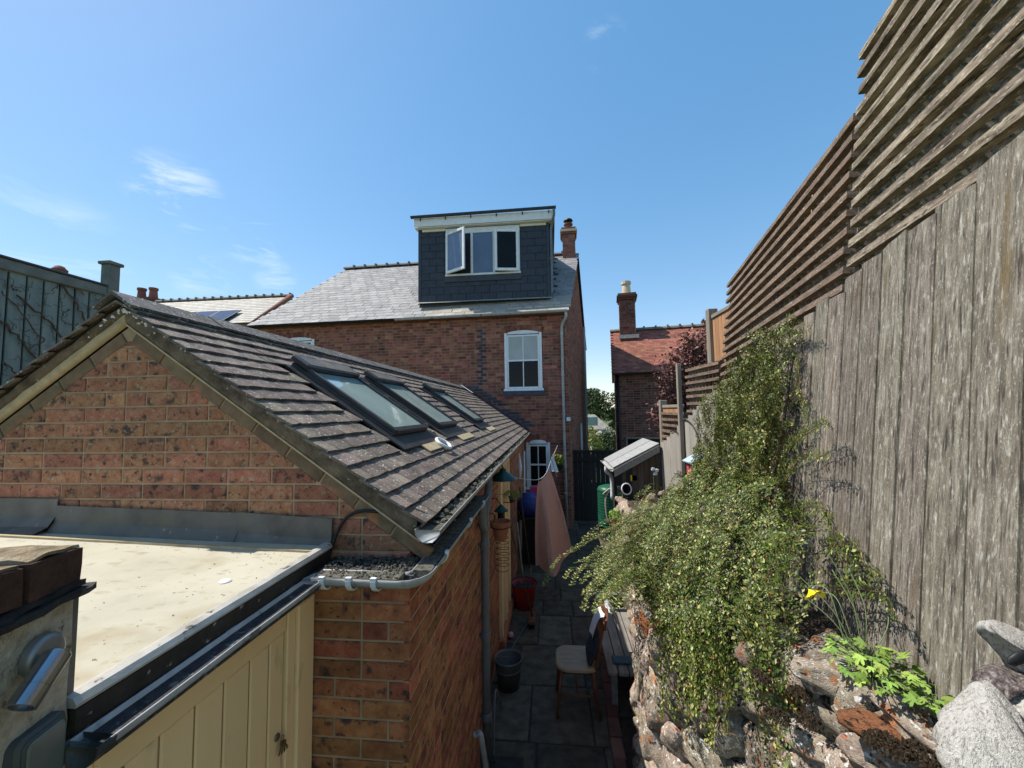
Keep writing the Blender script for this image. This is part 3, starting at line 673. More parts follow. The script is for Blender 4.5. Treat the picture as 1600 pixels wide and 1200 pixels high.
def litter(mb):
    rl = random.Random(77)
    for i in range(80):
        y = rl.uniform(.95, 1.78); x = -1.15-abs(rl.gauss(0, .25)) if i < 34 else rl.uniform(-2.6, -1.2); 
        if i > 50: y = 1.78+rl.uniform(-.03, .015)
        z = 2.352+(-1.12-x)/2.78*.078+.001; s = rl.uniform(.0015, .006); a = rl.uniform(0, 6.3); d = V((math.cos(a), math.sin(a), 0)); n = V((-d.y, d.x, 0)); p = V((x, y, z)); mb.rnd = rl.uniform(.01, .99)
        mb.face(mb.pt(p-d*s), mb.pt(p-n*s*.45+Z*s*.3), mb.pt(p+d*s+Z*s*.2), mb.pt(p+n*s*.4+Z*s*.1))
mpart('leaf_litter', 'bark', lean, litter, kind='stuff')
mpart('roof_patch', 'cream_render', lean, patch, True)
mpart('gutter', 'grey_gutter', lean, lambda mb: mb.gutter(wob(((-1.038, .83, 2.285), (-1.038, 1.66, 2.288)), 6, .001), .044), True)
mpart('gutter_fill_or_shade', 'tar', lean, lambda mb: mb.box((-1.075, .84, 2.255), (-1.0, 1.66, 2.272)))  # dark box added for the shade inside the gutter, not real tar
mpart('gutter_end', 'flood_body', lean, lambda mb: mb.gutter([V((-1.038, .815, 2.286)), V((-1.038, .855, 2.286))], .0475, th=.006), True)
for y in (1.28, 1.60):
    mpart('gutter_clip', 'grey_pipe', lean, lambda mb: mb.gutter([V((-1.038, y-.02, 2.289)), V((-1.038, y+.02, 2.289))], .0475, caps=False), True)
mpart('gutter_angle', 'grey_gutter', lean, lambda mb: mb.gutter([V((-1.038, 1.66, 2.288)), V((-1.03, 1.695, 2.29)), V((-1.0, 1.707, 2.294))], .054), True)
mpart('fascia', 'cream_paint', lean, lambda mb: mb.box((-1.10, .88, 2.20), (-1.083, 1.75, 2.27)))
mpart('side_wall', 'wall_core', lean, lambda mb: mb.box((-3.85, .93, 0), (-1.13, 1.0, 2.31)))
dm = MB(); dm.box((-1.125, .90, .03), (-1.105, 1.575, 2.195)); door = obj('door', dm, 'cream_paint', lean)
mpart('top_rail', 'cream_paint', door, lambda mb: mb.bbox((-1.104, .90, 2.125), (-1.088, 1.575, 2.195), .003))
mpart('hanging_stile', 'cream_paint', door, lambda mb: mb.bbox((-1.104, .90, .03), (-1.088, .955, 2.124), .003))
ys = [.957]+[A(p, 1150, x=-1.10).y for p in (184, 248, 302, 346, 386, 416)]+[1.573]
for a, b in zip(ys, ys[1:]):
    mpart('plank', 'cream_paint', door, lambda mb: mb.bbox((-1.104, a+.003, .04), (-1.094, b-.003, 2.123), .005))
mpart('door_post', 'cream_paint', lean, lambda mb: (mb.bbox((-1.12, 1.580, 0), (-1.085, 1.63, 2.20), .004), mb.bbox((-1.12, 1.632, 0), (-1.072, 1.745, 2.20), .006)))
kc = A(433, 1152, x=-1.09)
mpart('lock_plate', 'brass', door, lambda mb: mb.lathe([(.001, .006), (.012, .005), (.014, 0)], Matrix.Translation(kc)@Matrix.Rotation(PI/2, 4, 'Y'), 12))
ky = thing('key_bunch', 'small bunch of keys hanging from the cream door lock', 'keys', kc+V((.012, .008, -.07)))
mpart('key_ring', 'brass', ky, lambda mb: mb.tube([kc+V((.014, .01+.011*math.cos(t), -.012+.011*math.sin(t))) for t in [2*PI*i/14 for i in range(15)]], .0014, 6, False))
for i in range(4):
    M = Matrix.Translation(kc+V((.013+.003*i, .012, -.022)))@Matrix.Rotation((i-1.5)*.28, 4, 'X')
    mpart('key', 'brass', ky, lambda mb: (mb.lathe([(.001, -.001), (.009, -.001), (.009, .001), (.001, .001)], M@Matrix.Translation((0, 0, -.006))@Matrix.Rotation(PI/2, 4, 'Y'), 10), mb.box((-.001, -.003, -.045), (.001, .003, -.012), M), mb.box((-.001, .003, -.043), (.001, .006, -.03), M)))

# ------------------------------------------------------------------ rendered pillar close to the camera
pd_ = V((-.24, .97, 0)).normalized(); pn = V((pd_.y, -pd_.x, 0)); p0 = A(113, 960, x=-1.10); p0.z = 0
PF = (p0, -pd_, Z, pn)                             # u runs towards the viewer
def pf(u, z, n=0): return p0-pd_*u+Z*z+pn*n
PL = (p0, pn)
zt = A(120, 856, pl=PL).z
pil = thing('rendered_pillar', 'rough rendered pillar with mossy brick coping beside the flat roof', 'pillar', pf(.2, 0, -.2))
zs = A(112, 932, pl=PL).z
def rend(mb):
    n, m = 26, 40; ids = {}
    for i in range(n+1):
        for j in range(m+1):
            u = -.0+.5*i/n; z = 1.4+(zs-1.4)*j/m; q = noise.noise(V((u*45, z*45, 0)))*.003+noise.noise(V((u*9, z*9, 4)))*.004
            ids[i, j] = mb.pt(pf(u, z, q))
    for i in range(n):
        for j in range(m): mb.face(ids[i, j], ids[i+1, j], ids[i+1, j+1], ids[i, j+1])
mpart('render', 'rough_render', pil, rend, True)
PM = frame_matrix(p0, -pd_, Z, pn)
mpart('core', 'rough_render', pil, lambda mb: (mb.box((.002, 0, -.4), (.5, zs, -.008), PM)))
def ragged(mb, u0, u1, z0, z1, n0, n1, amp, sd, nu=26, M=PM):
    nz, nn = 3, 5; top = {}
    def q(u, z, n): return V((u+noise.noise(V((u*20, z*30, n*20+sd)))*amp, z+noise.noise(V((u*22, z*9+3, n*25+sd)))*amp, n+noise.noise(V((u*25+9, z*30, n*9+sd)))*amp))
    g = lambda a, b, c: mb.pt(M@q(a, b, c))
    for i in range(nu):
        ua, ub = u0+(u1-u0)*i/nu, u0+(u1-u0)*(i+1)/nu
        ring = [(z0, n1), (z0+(z1-z0)*.5, n1), (z1, n1), (z1, n1+(n0-n1)*.15), (z1, n1+(n0-n1)*.4), (z1, n0), (z0, n0)]
        for (a, b), (c, d) in zip(ring, ring[1:]+ring[:1]): mb.face(g(ua, a, b), g(ub, a, b), g(ub, c, d), g(ua, c, d))
    for ue in (u0, u1): mb.face(*[g(ue, a, b) for a, b in ((z0, n1), (z0+(z1-z0)*.5, n1), (z1, n1), (z1, n1+(n0-n1)*.15), (z1, n1+(n0-n1)*.4), (z1, n0), (z0, n0))])
mpart('slate_course', 'black_slate', pil, lambda mb: ragged(mb, -.03, .5, zs+.002, zs+.016, -.35, .022, .008, 1))
mpart('slate_course', 'black_slate', pil, lambda mb: ragged(mb, -.018, .5, zs+.018, zs+.03, -.35, .012, .008, 5))
for k, (a, b) in enumerate(((-.012, .105), (.115, .225), (.235, .345))):
    bk = mpart('coping_brick', 'coping_brick', pil, lambda mb: ragged(mb, a, b, zs+.032, zt, -.25, .004, .005, k*7+2, 12))
    mpart('moss_top', 'coping_moss', bk, lambda mb: ragged(mb, a+.004, b-.004, zt+.001, zt+.008, -.245, -.002, .007, k*5+3, 16))
mpart('lead_upstand', 'lead', pil, lambda mb: mb.box((-.022, 2.30, -.06), (-.004, zs, -.006), PM))
# spotlight on the pillar
LM = lambda px, py, off: A(px, py, pl=(p0+pn*off, pn))
c0 = LM(64, 1022, .008)
spot = thing('spotlight', 'brushed steel wall spotlight angled down on the rendered pillar', 'spotlight', c0-Z*.1)
Mb = Matrix.Translation(c0)@pn.to_track_quat('Z', 'Y').to_matrix().to_4x4()
mpart('back_plate', 'dull_steel', spot, lambda mb: mb.lathe([(.001, .018), (.030, .018), (.037, .015), (.040, .009), (.040, -.004)], Mb, 28), True)
h0_ = c0+pn*.018; h1_ = LM(84, 1030, .058); h2_ = LM(38, 1098, .058); ax = (h2_-h1_).normalized()
mpart('bracket', 'dull_steel', spot, lambda mb: mb.tube([h0_-Z*.004, h0_+pn*.014, h1_+ax*.03], .006, 8), True)
Mh = Matrix.Translation(h1_-ax*.012)@ax.to_track_quat('Z', 'Y').to_matrix().to_4x4(); HL = (h2_-h1_).length+.02
mpart('lamp_body', 'steel', spot, lambda mb: mb.lathe([(.001, -.001), (.0215, 0), (.023, .002), (.023, HL*.62), (.0222, HL*.625), (.0222, HL*.64), (.0233, HL*.645), (.0233, HL), (.019, HL), (.019, HL-.006)], Mh, 28))
mpart('lens', 'lens_glass', spot, lambda mb: mb.lathe([(.019, HL-.006), (.001, HL-.006)], Mh, 28))
# flood light below it
fl = thing('bulkhead_light', 'square dark bulkhead light on the pillar below the spotlight', 'wall light', LM(75, 1200, .0)-Z*.05)
ca = LM(90, 1106, .0)
u0f = (ca-p0).dot(-pd_); u1f = u0f+.105; zf1 = ca.z+.002; zf0 = zf1-.135
def rrect(u0, u1, z0, z1, r, n=5):
    pts = []
    for (cx, cz, a0) in ((u1-r, z1-r, 0), (u0+r, z1-r, PI/2), (u0+r, z0+r, PI), (u1-r, z0+r, 1.5*PI)):
        for i in range(n+1): a = a0+PI/2*i/n; pts.append((cx+r*math.cos(a), cz+r*math.sin(a)))
    return pts
mpart('housing', 'flood_body', fl, lambda mb: mb.slab(PF, rrect(u0f, u1f, zf0, zf1, .018), -.01, .022, .006))
mpart('bezel', 'flood_body', fl, lambda mb: mb.slab(PF, rrect(u0f+.007, u1f-.007, zf0+.007, zf1-.007, .016), .022, .027, .003))
mpart('lens', 'flood_glass', fl, lambda mb: mb.slab(PF, rrect(u0f+.013, u1f-.013, zf0+.013, zf1-.013, .013), .027, .030, .003))
# ------------------------------------------------------------------ main brick house
HA = math.radians(2.0); HR = V((math.cos(HA), -math.sin(HA), 0)); HB_ = V((math.sin(HA), math.cos(HA), 0)); H0 = V((.46, 10.4, 0))
HN = -HB_
house = thing('brick_house', 'two storey red brick house with slate roof and dark dormer', 'house', (-3.5, 13.5, 0))
HF = (H0, HR, Z, HN); HP = (H0, HN)
def hu(px, py): p = A(px, py, pl=HP)-H0; return p.dot(HR), p.z
def hp(u, w, z): return H0+HR*u+HB_*w+Z*z
UL = -9.2; ZEV = 5.62; DEP = 7.1; SK = .115                    # SK: the side wall runs off at an angle
ROOF0 = hp(0, -.16, ZEV-.04); RS = .78
rn = (HN*RS+Z).normalized(); rup = (HB_+Z*RS).normalized()
def roofpt(px, py): return A(px, py, pl=(ROOF0, rn))
WR = 3.62; ZRG = ZEV-.04+RS*(WR+.16)
mpart('wall', 'house_mortar', house, lambda mb: (mb.prism([hp(UL, 0, -.3), hp(0, 0, -.3), hp(SK*DEP, DEP, -.3), hp(UL, DEP, -.3)], (0, 0, ZEV+.28)),
      mb.prism([hp(.0, 0, ZEV-.03), hp(SK*DEP, DEP, ZEV-.03), hp(SK*WR, WR, ZRG-.05)], -HR*.25)))
w1a = hu(788, 520); w1b = hu(848, 610); w2a = hu(822, 690); w2b = hu(861, 765); w3 = (-8.15, -7.15, 3.7, 5.16)
W1 = (w1a[0], w1b[0], w1b[1], w1a[1]); W2 = (w2a[0], w2b[0], w2b[1], w2a[1])
brickwork(house, HF, UL, -.001, .02, ZEV-.10, 'house_brick', holes=[W1, W2, w3], LB=.232, HB=.080, proud=.005, head=.3)
sdir = (HB_+HR*SK).normalized(); sn_ = V((sdir.y, -sdir.x, 0))
brickwork(house, (hp(0, 0, 0), sdir, Z, sn_), 0, DEP*1.01, .02, ZRG-.05, 'house_brick', clip=[(0, 0), (DEP*1.01, 0), (DEP*1.01, ZEV-.05), (WR, ZRG-.08), (0, ZEV-.05)], LB=.232, HB=.080, proud=.005, head=.3)
# brick arches over the windows, one brick after another
for (a, b, c, d) in (W1, W2, w3):
    n = int((b-a+.1)/.078); 
    for i in range(n):
        t = (i+.5)/n-.5; ang = t*.55; cx = (a+b)/2+t*(b-a+.12); cz = d+.055-abs(t)**2*.26+.03
        mb = MB(); mb.slab((V(), X, Y, Z), [(-.033, -.10), (.033, -.10), (.036, .10), (-.036, .10)], -.02, .011, .003)
        me = setm(mb.mesh('arch_brick', (0, 0, 0)), 'house_brick')
        piece('arch_brick', me, house, frame_matrix(hp(cx, 0, cz), HR, Z, HN)@Matrix.Rotation(-ang, 4, 'Z'))
def hbox(mb, u0, u1, z0, z1, n0, n1, c=.004):
    nf = lambda n: .006+(n+.05)*.42
    mb.bbox((u0, z0, nf(n0)), (u1, z1, nf(n1)), min(c, .002), frame_matrix(H0, HR, Z, HN))
def sash_window(par, W, top_pane, bot_pane):
    a, b, c, d = W
    ar = [(a+(b-a)*i/10, d-.03+.075*(1-(2*i/10-1)**2)) for i in range(11)]
    mb = MB(); mb.slab(HF, [(a, c), (b, c)]+list(reversed(ar)), -.02, .008, .002)
    # frame ring made of bars
    wf = obj('window', mb, 'pane_dark', par)
    def bar(u0, u1, z0, z1, n0, n1, nm='frame'): mb = MB(); hbox(mb, u0, u1, z0, z1, n0, n1); obj(nm, mb, 'white_paint', wf)
    f = .065
    bar(a, a+f, c+.06, d-.02, -.03, .012); bar(b-f, b, c+.06, d-.02, -.03, .012); bar(a-.03, b+.03, c-.0, c+.058, -.03, .05, 'sill')
    mb = MB(); mb.slab(HF, [(a+f+.002, d-.055), (b-f-.002, d-.055)]+[p for p in reversed(ar) if a+f < p[0] < b-f], .009, .031, .003); obj('frame', mb, 'white_paint', wf)
    m = (c+d)/2+.0
    for (z0, z1, nn, pm, k) in ((m, d-.075, -.014, top_pane, 0), (c+.062, m+.045, -.03, bot_pane, 1)):
        s = .045
        bar(a+f+.002, a+f+s, z0, z1, nn-.02, nn+.008+k*-.002, 'sash'); bar(b-f-s, b-f-.002, z0, z1, nn-.02, nn+.008, 'sash')
        bar(a+f+s+.001, b-f-s-.001, z0, z0+s, nn-.02, nn+.008, 'sash'); bar(a+f+s+.001, b-f-s-.001, z1-s, z1, nn-.02, nn+.008, 'sash')
        bar((a+b)/2-.013, (a+b)/2+.013, z0+s+.001, z1-s-.001, nn-.018, nn+.004, 'glazing_bar')
        for (u0, u1) in ((a+f+s, (a+b)/2-.014), ((a+b)/2+.014, b-f-s)):
            mb = MB(); hbox(mb, u0, u1, z0+s, z1-s, nn-.014, nn-.008, .0005); obj('pane', mb, pm, wf)
    return wf
sash_window(house, W1, 'pane_net', 'pane_dark'); sash_window(house, W2, 'pane_dark', 'pane_dark'); sash_window(house, w3, 'pane_dark', 'pane_dark')
mpart('sill_stone', 'blue_brick', house, lambda mb: hbox(mb, W1[0]-.05, W1[1]+.05, W1[2]-.13, W1[2]-.004, -.01, .03))
# roof slates
rl0 = (roofpt(395, 503)-ROOF0); rl1 = (roofpt(548, 415)-ROOF0)
ul0, ul1 = rl0.dot(HR), rl1.dot(HR); SL = (WR+.16)*math.sqrt(1+RS*RS); rowh = .205; nr = int(SL/rowh)
DY = 10.85; dl = A(655, 470, y=DY); dr_ = A(862, 466, y=DY); DU0 = (dl-H0).dot(HR); DU1 = (dr_-H0).dot(HR)
ds0 = (V((0, DY, 0))-ROOF0).dot(HB_)*math.sqrt(1+RS*RS)+.0
rr = frame_matrix(ROOF0, HR, rup, rn)
sm = {}
for kk in ('slate', 'pale_slate'):
    lst = []
    for i in range(4):
        mb = MB(); wv = .137; mb.bbox((-wv, -.012, .0), (wv, rowh+.03, .007), .0015, Matrix.Rotation(-.028, 4, 'X')); lst.append((mb, setm(mb.mesh('roof_slate', (0, 0, 0)), kk)))
    sm[kk] = lst
farb = {'slate': MB(), 'pale_slate': MB()}; cnt = 0
for r in range(nr+1):
    s = r*rowh; ua = ul0+(ul1-ul0)*s/SL; ub = .06+SK*(s/math.sqrt(1+RS*RS))
    u = ua+(.14 if r % 2 else 0)
    while u < ub:
        uc = u+.14
        if not (DU0-.06 < uc < DU1+.06 and s > ds0-.02):
            kk = 'pale_slate' if (uc > DU0+.2 and s < ds0+.1) else 'slate'
            M = rr@Matrix.Translation((min(uc, ub-.1)+random.uniform(-.006, .006), s+random.uniform(-.008, .008), .012))@Matrix.Rotation(random.gauss(0, .012), 4, 'Z')@Matrix.Rotation(random.gauss(0, .006), 4, 'X')
            t, me = random.choice(sm[kk])
            if cnt < 296 and s < 2.6:
                piece('roof_slate', me, house, M); cnt += 1
            else:
                q = farb[kk]; q.rnd = random.uniform(.01, .99); b = len(q.v); q.v += [tuple(M@V(p)) for p in t.v]
                for f in t.f: q.face(*[b+i for i in f])
        u += .28
for kk, q in farb.items():
    if q.f: obj('slating', q, kk, house, kind='stuff')
def rq(u, s, h=0): return ROOF0+HR*u+rup*s+rn*h
mpart('roof_deck', 'dark_slate', house, lambda mb: (mb.quad(rq(ul0, 0), rq(.06, 0), rq(.06+SK*WR, SL), rq(ul1, SL)), mb.quad(hp(ul1, WR, ZRG), hp(.1+SK*WR, WR, ZRG), hp(.1+SK*DEP, DEP+.2, ZEV), hp(ul1, DEP+.2, ZEV))))
u = ul1; 
while u < SK*WR-.45:
    mb = MB(); mb.gutter([hp(u, WR, ZRG+.03), hp(u+.43, WR, ZRG+.03)], .10, 6, .015)
    for i in range(len(mb.v)): x, y, z = mb.v[i]; mb.v[i] = (x, y, 2*(ZRG+.03)-z)
    mb.box((-.03, -.11, 0), (.03, .11, .125), frame_matrix(hp(u+.43, WR, ZRG+.015), HR, HB_, Z))
    obj('ridge_tile', mb, 'grey_roof', house); u += .44
gl = hu(622, 497)
mpart('gutter', 'grey_gutter', house, lambda mb: mb.gutter([hp(gl[0], -.20, ZEV-.05), hp(.02, -.20, ZEV-.03)], .06), True)
mpart('gutter', 'black', house, lambda mb: mb.gutter([hp(UL, -.20, ZEV-.06), hp(gl[0], -.20, ZEV-.055)], .055), True)
mpart('soffit', 'dark_brick', house, lambda mb: mb.prism([hp(UL, -.14, ZEV-.12), hp(.0, -.14, ZEV-.12), hp(0, -.002, ZEV-.12), hp(UL, -.002, ZEV-.12)], (0, 0, .08)))
du = -.135
mpart('down_pipe', 'grey_gutter', house, lambda mb: mb.tube(smoothpath([hp(-.02, -.20, ZEV-.10), hp(-.02, -.20, ZEV-.22), hp(du+.03, -.10, ZEV-.36), hp(du, -.07, ZEV-.5)], 4)+[hp(du, -.07, 2.0), hp(du+.02, -.07, .05)], .036, 12), True)
for z in (5.0, 3.9, 2.9, 1.9, .9):
    mpart('pipe_collar', 'grey_gutter', house, lambda mb: mb.lathe([(.036, -.025), (.044, -.02), (.044, .02), (.036, .025)], Matrix.Translation(hp(du, -.07, z)), 12))
# side soil pipe and a far pipe on the gable
sp = [hp(SK*w_+.07, w_, z) for w_, z in ((4.6, 7.2), (4.6, 5.0), (4.6, 3.0), (4.6, 2.3))]
mpart('soil_pipe', 'grey_gutter', house, lambda mb: mb.tube([hp(SK*5.6+.09, 5.6, z) for z in (6.3, 4, 2, .1)], .05, 10), True)
mpart('soil_pipe', 'grey_gutter', house, lambda mb: mb.tube([hp(SK*2.9+.07, 2.9, z) for z in (2.55, 1.6, .1)], .045, 10), True)
# repaired pale pointing line and blue bricks along the old roof scar
def blue_ok(z): return True
for i in range(20):
    z = .02+.08*int((2.95+i*.082*(.685/.685)-.02)/.08)
for i in range(26):
    x = XW+.16-1.62*i/26; z = zl(x, -.13)
    rowz = .02+.08*round((z-.02)/.08)
    p = V((x, 0, 0)); uu = (x-.46)
    mb = MB(); mb.slab((V(), X, Y, Z), [(-.11, -.033), (.11, -.033), (.11, .033), (-.11, .033)], -.02, .012, .003)
    if i % 2 == 0: piece('blue_brick', setm(mb.mesh('blue_brick', (0, 0, 0)), 'blue_brick'), house, frame_matrix(hp(uu, 0, rowz+.035), HR, Z, HN))
us = hu(752, 600)[0]
for i in range(19):
    mb = MB(); mb.slab((V(), X, Y, Z), [(-.075, -.034), (.075, -.034), (.075, .034), (-.075, .034)], -.02, .010, .003)
    z = .02+.08*(46+i)+.035
    if z < 5.3: piece('blue_brick', setm(mb.mesh('blue_brick', (0, 0, 0)), 'blue_brick'), house, frame_matrix(hp(us+(.07 if i % 2 else -.03), 0, z), HR, Z, HN))
# chimney on the ridge
cu0, cu1 = SK*WR-.46, SK*WR-.02; cz1 = A(880, 372, y=H0.y+WR).z
cb = mpart('chimney', 'house_mortar', house, lambda mb: mb.prism([hp(cu0, WR-.3, ZRG-.5), hp(cu1, WR-.3, ZRG-.5), hp(cu1, WR+.3, ZRG-.5), hp(cu0, WR+.3, ZRG-.5)], (0, 0, cz1-ZRG+.5)))
brickwork(cb, (hp(cu0, WR-.3, 0), HR, Z, HN), 0, cu1-cu0, ZRG-.45, cz1, 'red_tile', LB=.23, HB=.08)
for k, (e, z) in enumerate(((.04, cz1+.001), (.075, cz1+.082), (.03, cz1+.163))):
    mpart('cap_course', 'rust_pot' if k != 1 else 'buff_pot', cb, lambda mb: mb.prism([hp(cu0-e, WR-.3-e, z), hp(cu1+e, WR-.3-e, z), hp(cu1+e, WR+.3+e, z), hp(cu0-e, WR+.3+e, z)], (0, 0, .08)))
mpart('chimney_pot', 'rust_pot', cb, lambda mb: mb.lathe([(.13, 0), (.12, .2), (.16, .21), (.16, .25), (.05, .27)], Matrix.Translation(hp((cu0+cu1)/2, WR, cz1+.244)), 14))
mpart('cowl', 'black', cb, lambda mb: mb.lathe([(.05, .25), (.05, .34), (.17, .36), (.15, .41), (.02, .43)], Matrix.Translation(hp((cu0+cu1)/2, WR, cz1+.244)), 14))
mpart('wall_light', 'white_paint', house, lambda mb: (mb.bbox(hp(-.02, -.10, A(887, 655, pl=HP).z)-V((.05, .02, .05)), hp(-.02, -.02, A(887, 655, pl=HP).z)+V((.05, .02, .05)), .01)))
# dormer
zb = 6.12; zc = 8.24; x0, x1 = dl.x, dr_.x-.03; YD = DY
dz = ZRG-.02
dorm = mpart('dormer', 'dark_trim', house, lambda mb: mb.box((x0, YD+.02, 5.9), (x1, YD+2.95, zc)))
W = [A(697, 360, y=YD), A(813, 430, y=YD)]; wx0, wx1, wz1, wz0 = W[0].x, W[1].x, zc-.02, A(755, 430, y=YD).z
rows = 10; hh = (zc-zb)/rows
for r in range(rows):
    z0 = zb+r*hh; xx = x0+.07-(.2 if r % 2 else 0)
    while xx < x1-.08:
        a, b = max(xx, x0+.07), min(xx+.43, x1-.08); xx += .435
        segs = [(a, b)]
        if z0+hh > wz0+.03: segs = [(a, min(b, wx0-.005)), (max(a, wx1+.005), b)] if b > wx0 and a < wx1 else segs
        for (p, q) in segs:
            if q-p < .03: continue
            mb = MB(); mb.slab((V(((p+q)/2, YD, z0)), X, V((0, -.045, 1)).normalized()*1.0, -Y), [(-(q-p)/2, .0), ((q-p)/2-.004, .0), ((q-p)/2-.004, hh+.015), (-(q-p)/2, hh+.015)], -.02, .012, .002)
            for i in range(len(mb.v)):
                X_, Y_, Z_ = mb.v[i]; mb.v[i] = (X_, Y_+(Z_-z0)/hh*.022-.012, Z_)
            obj('cladding_slate', mb, 'dark_slate', dorm)
def db(nm, m, a, b, c=.006): mb = MB(); mb.bbox(a, b, c); return obj(nm, mb, m, dorm)
db('corner_board', 'dark_trim', (x0-.02, YD-.03, zb), (x0+.068, YD+.02, zc)); db('corner_board', 'dark_trim', (x1-.078, YD-.03, zb), (x1+.0, YD+.02, zc))
db('sill_board', 'dark_trim', (wx0-.05, YD-.05, wz0-.17), (wx1+.05, YD-.012, wz0-.005))
db('soffit', 'cream_render', (x0-.08, YD-.16, zc+.002), (x1+.12, YD+.06, zc+.03)); db('soffit_board', 'cream_render', (x0+.1, YD-.05, zc-.07), (wx0-.01, YD-.012, zc)); db('soffit_board', 'cream_render', (wx1+.01, YD-.05, zc-.07), (x1-.08, YD-.012, zc))
db('fascia', 'white_paint', (x0-.10, YD-.185, zc+.031), (x1+.14, YD-.16, zc+.27))
db('roof', 'dark_trim', (x0-.1, YD-.158, zc+.20), (x1+.14, YD+3.0, zc+.29))
db('barge_board', 'white_paint', (x1+.141, YD-.15, zc+.02), (x1+.165, YD+2.9, zc+.27))
mpart('gutter', 'dark_trim', dorm, lambda mb: mb.gutter([V((x0-.16, YD-.25, zc+.30)), V((x1+.2, YD-.25, zc+.33))], .06), True)
for i in range(6):
    xb = x0+.1+(x1-x0-.1)*i/5; db('gutter_bracket', 'dark_trim', (xb-.015, YD-.21, zc+.19), (xb+.015, YD-.187, zc+.27), .003)
mpart('down_pipe', 'grey_pipe', dorm, lambda mb: mb.tube(smoothpath([(x1+.14, YD-.25, zc+.27), (x1+.14, YD-.24, zc+.1), (x1+.06, YD-.06, zc-.15), (x1+.05, YD-.06, zc-.4)], 4)+[V((x1+.05, YD-.06, zb+.15)), V((x1+.05, YD-.12, zb+.1))], .036, 10), True)
mpart('lead_apron', 'edge_trim', dorm, lambda mb: mb.quad((x0-.05, YD-.16, zb-.06), (x1+.05, YD-.16, zb-.06), (x1+.05, YD-.01, zb+.015), (x0-.05, YD-.01, zb+.015)))
# dormer window, three lights
f = .06
def wb(nm, m, a, b, c=.006, par=None, M=None): mb = MB(); mb.bbox(a, b, c, M); return obj(nm, mb, m, dorm)
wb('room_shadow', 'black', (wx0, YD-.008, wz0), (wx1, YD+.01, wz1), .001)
for (a, b, c, d) in ((wx0, wx0+f, wz0+f, wz1), (wx1-f, wx1, wz0+f, wz1), (wx0-.02, wx1+.02, wz0-.0, wz0+f-.002), (wx0+f+.002, wx1-f-.002, wz1-.16, wz1)):
    wb('window_frame', 'white_paint', (a, YD-.055, c), (b, YD-.010, d))
t1 = wx0+(wx1-wx0)*.355; t2 = wx0+(wx1-wx0)*.655
for t in (t1, t2): wb('mullion', 'white_paint', (t-.035, YD-.05, wz0+f), (t+.035, YD-.010, wz1-.162))
wb('pane', 'pane_blue', (t1+.036, YD-.03, wz0+f), (t2-.036, YD-.022, wz1-.162), .001)
def casement(xh, wd, ang, nm, pm):
    """a sash hung on one side and swung outwards; xh hinge, wd signed width"""
    M = Matrix.Translation((xh, YD-.056, wz0+f-.01))@Matrix.Rotation(ang, 4, 'Z'); hgt = wz1-.15-(wz0+f-.01); s = 1 if wd > 0 else -1; a, b = sorted((0, wd)); q = .075
    for (u0, u1, z0, z1) in ((a, a+q, 0, hgt), (b-q, b, 0, hgt), (a+q+.001, b-q-.001, 0, q), (a+q+.001, b-q-.001, hgt-q, hgt)):
        mb = MB(); mb.bbox((u0, -.05, z0), (u1, 0, z1), .006, M); obj('casement', mb, 'white_paint', dorm)
    mb = MB(); mb.bbox((a+q, -.03, q), (b-q, -.022, hgt-q), .001, M); obj('pane', mb, pm, dorm)
casement(wx0+.03, t1-wx0-.03, -.55, 'l', 'pane_blue'); casement(wx1-.03, -(wx1-t2-.05), .16, 'r', 'pane_dark')

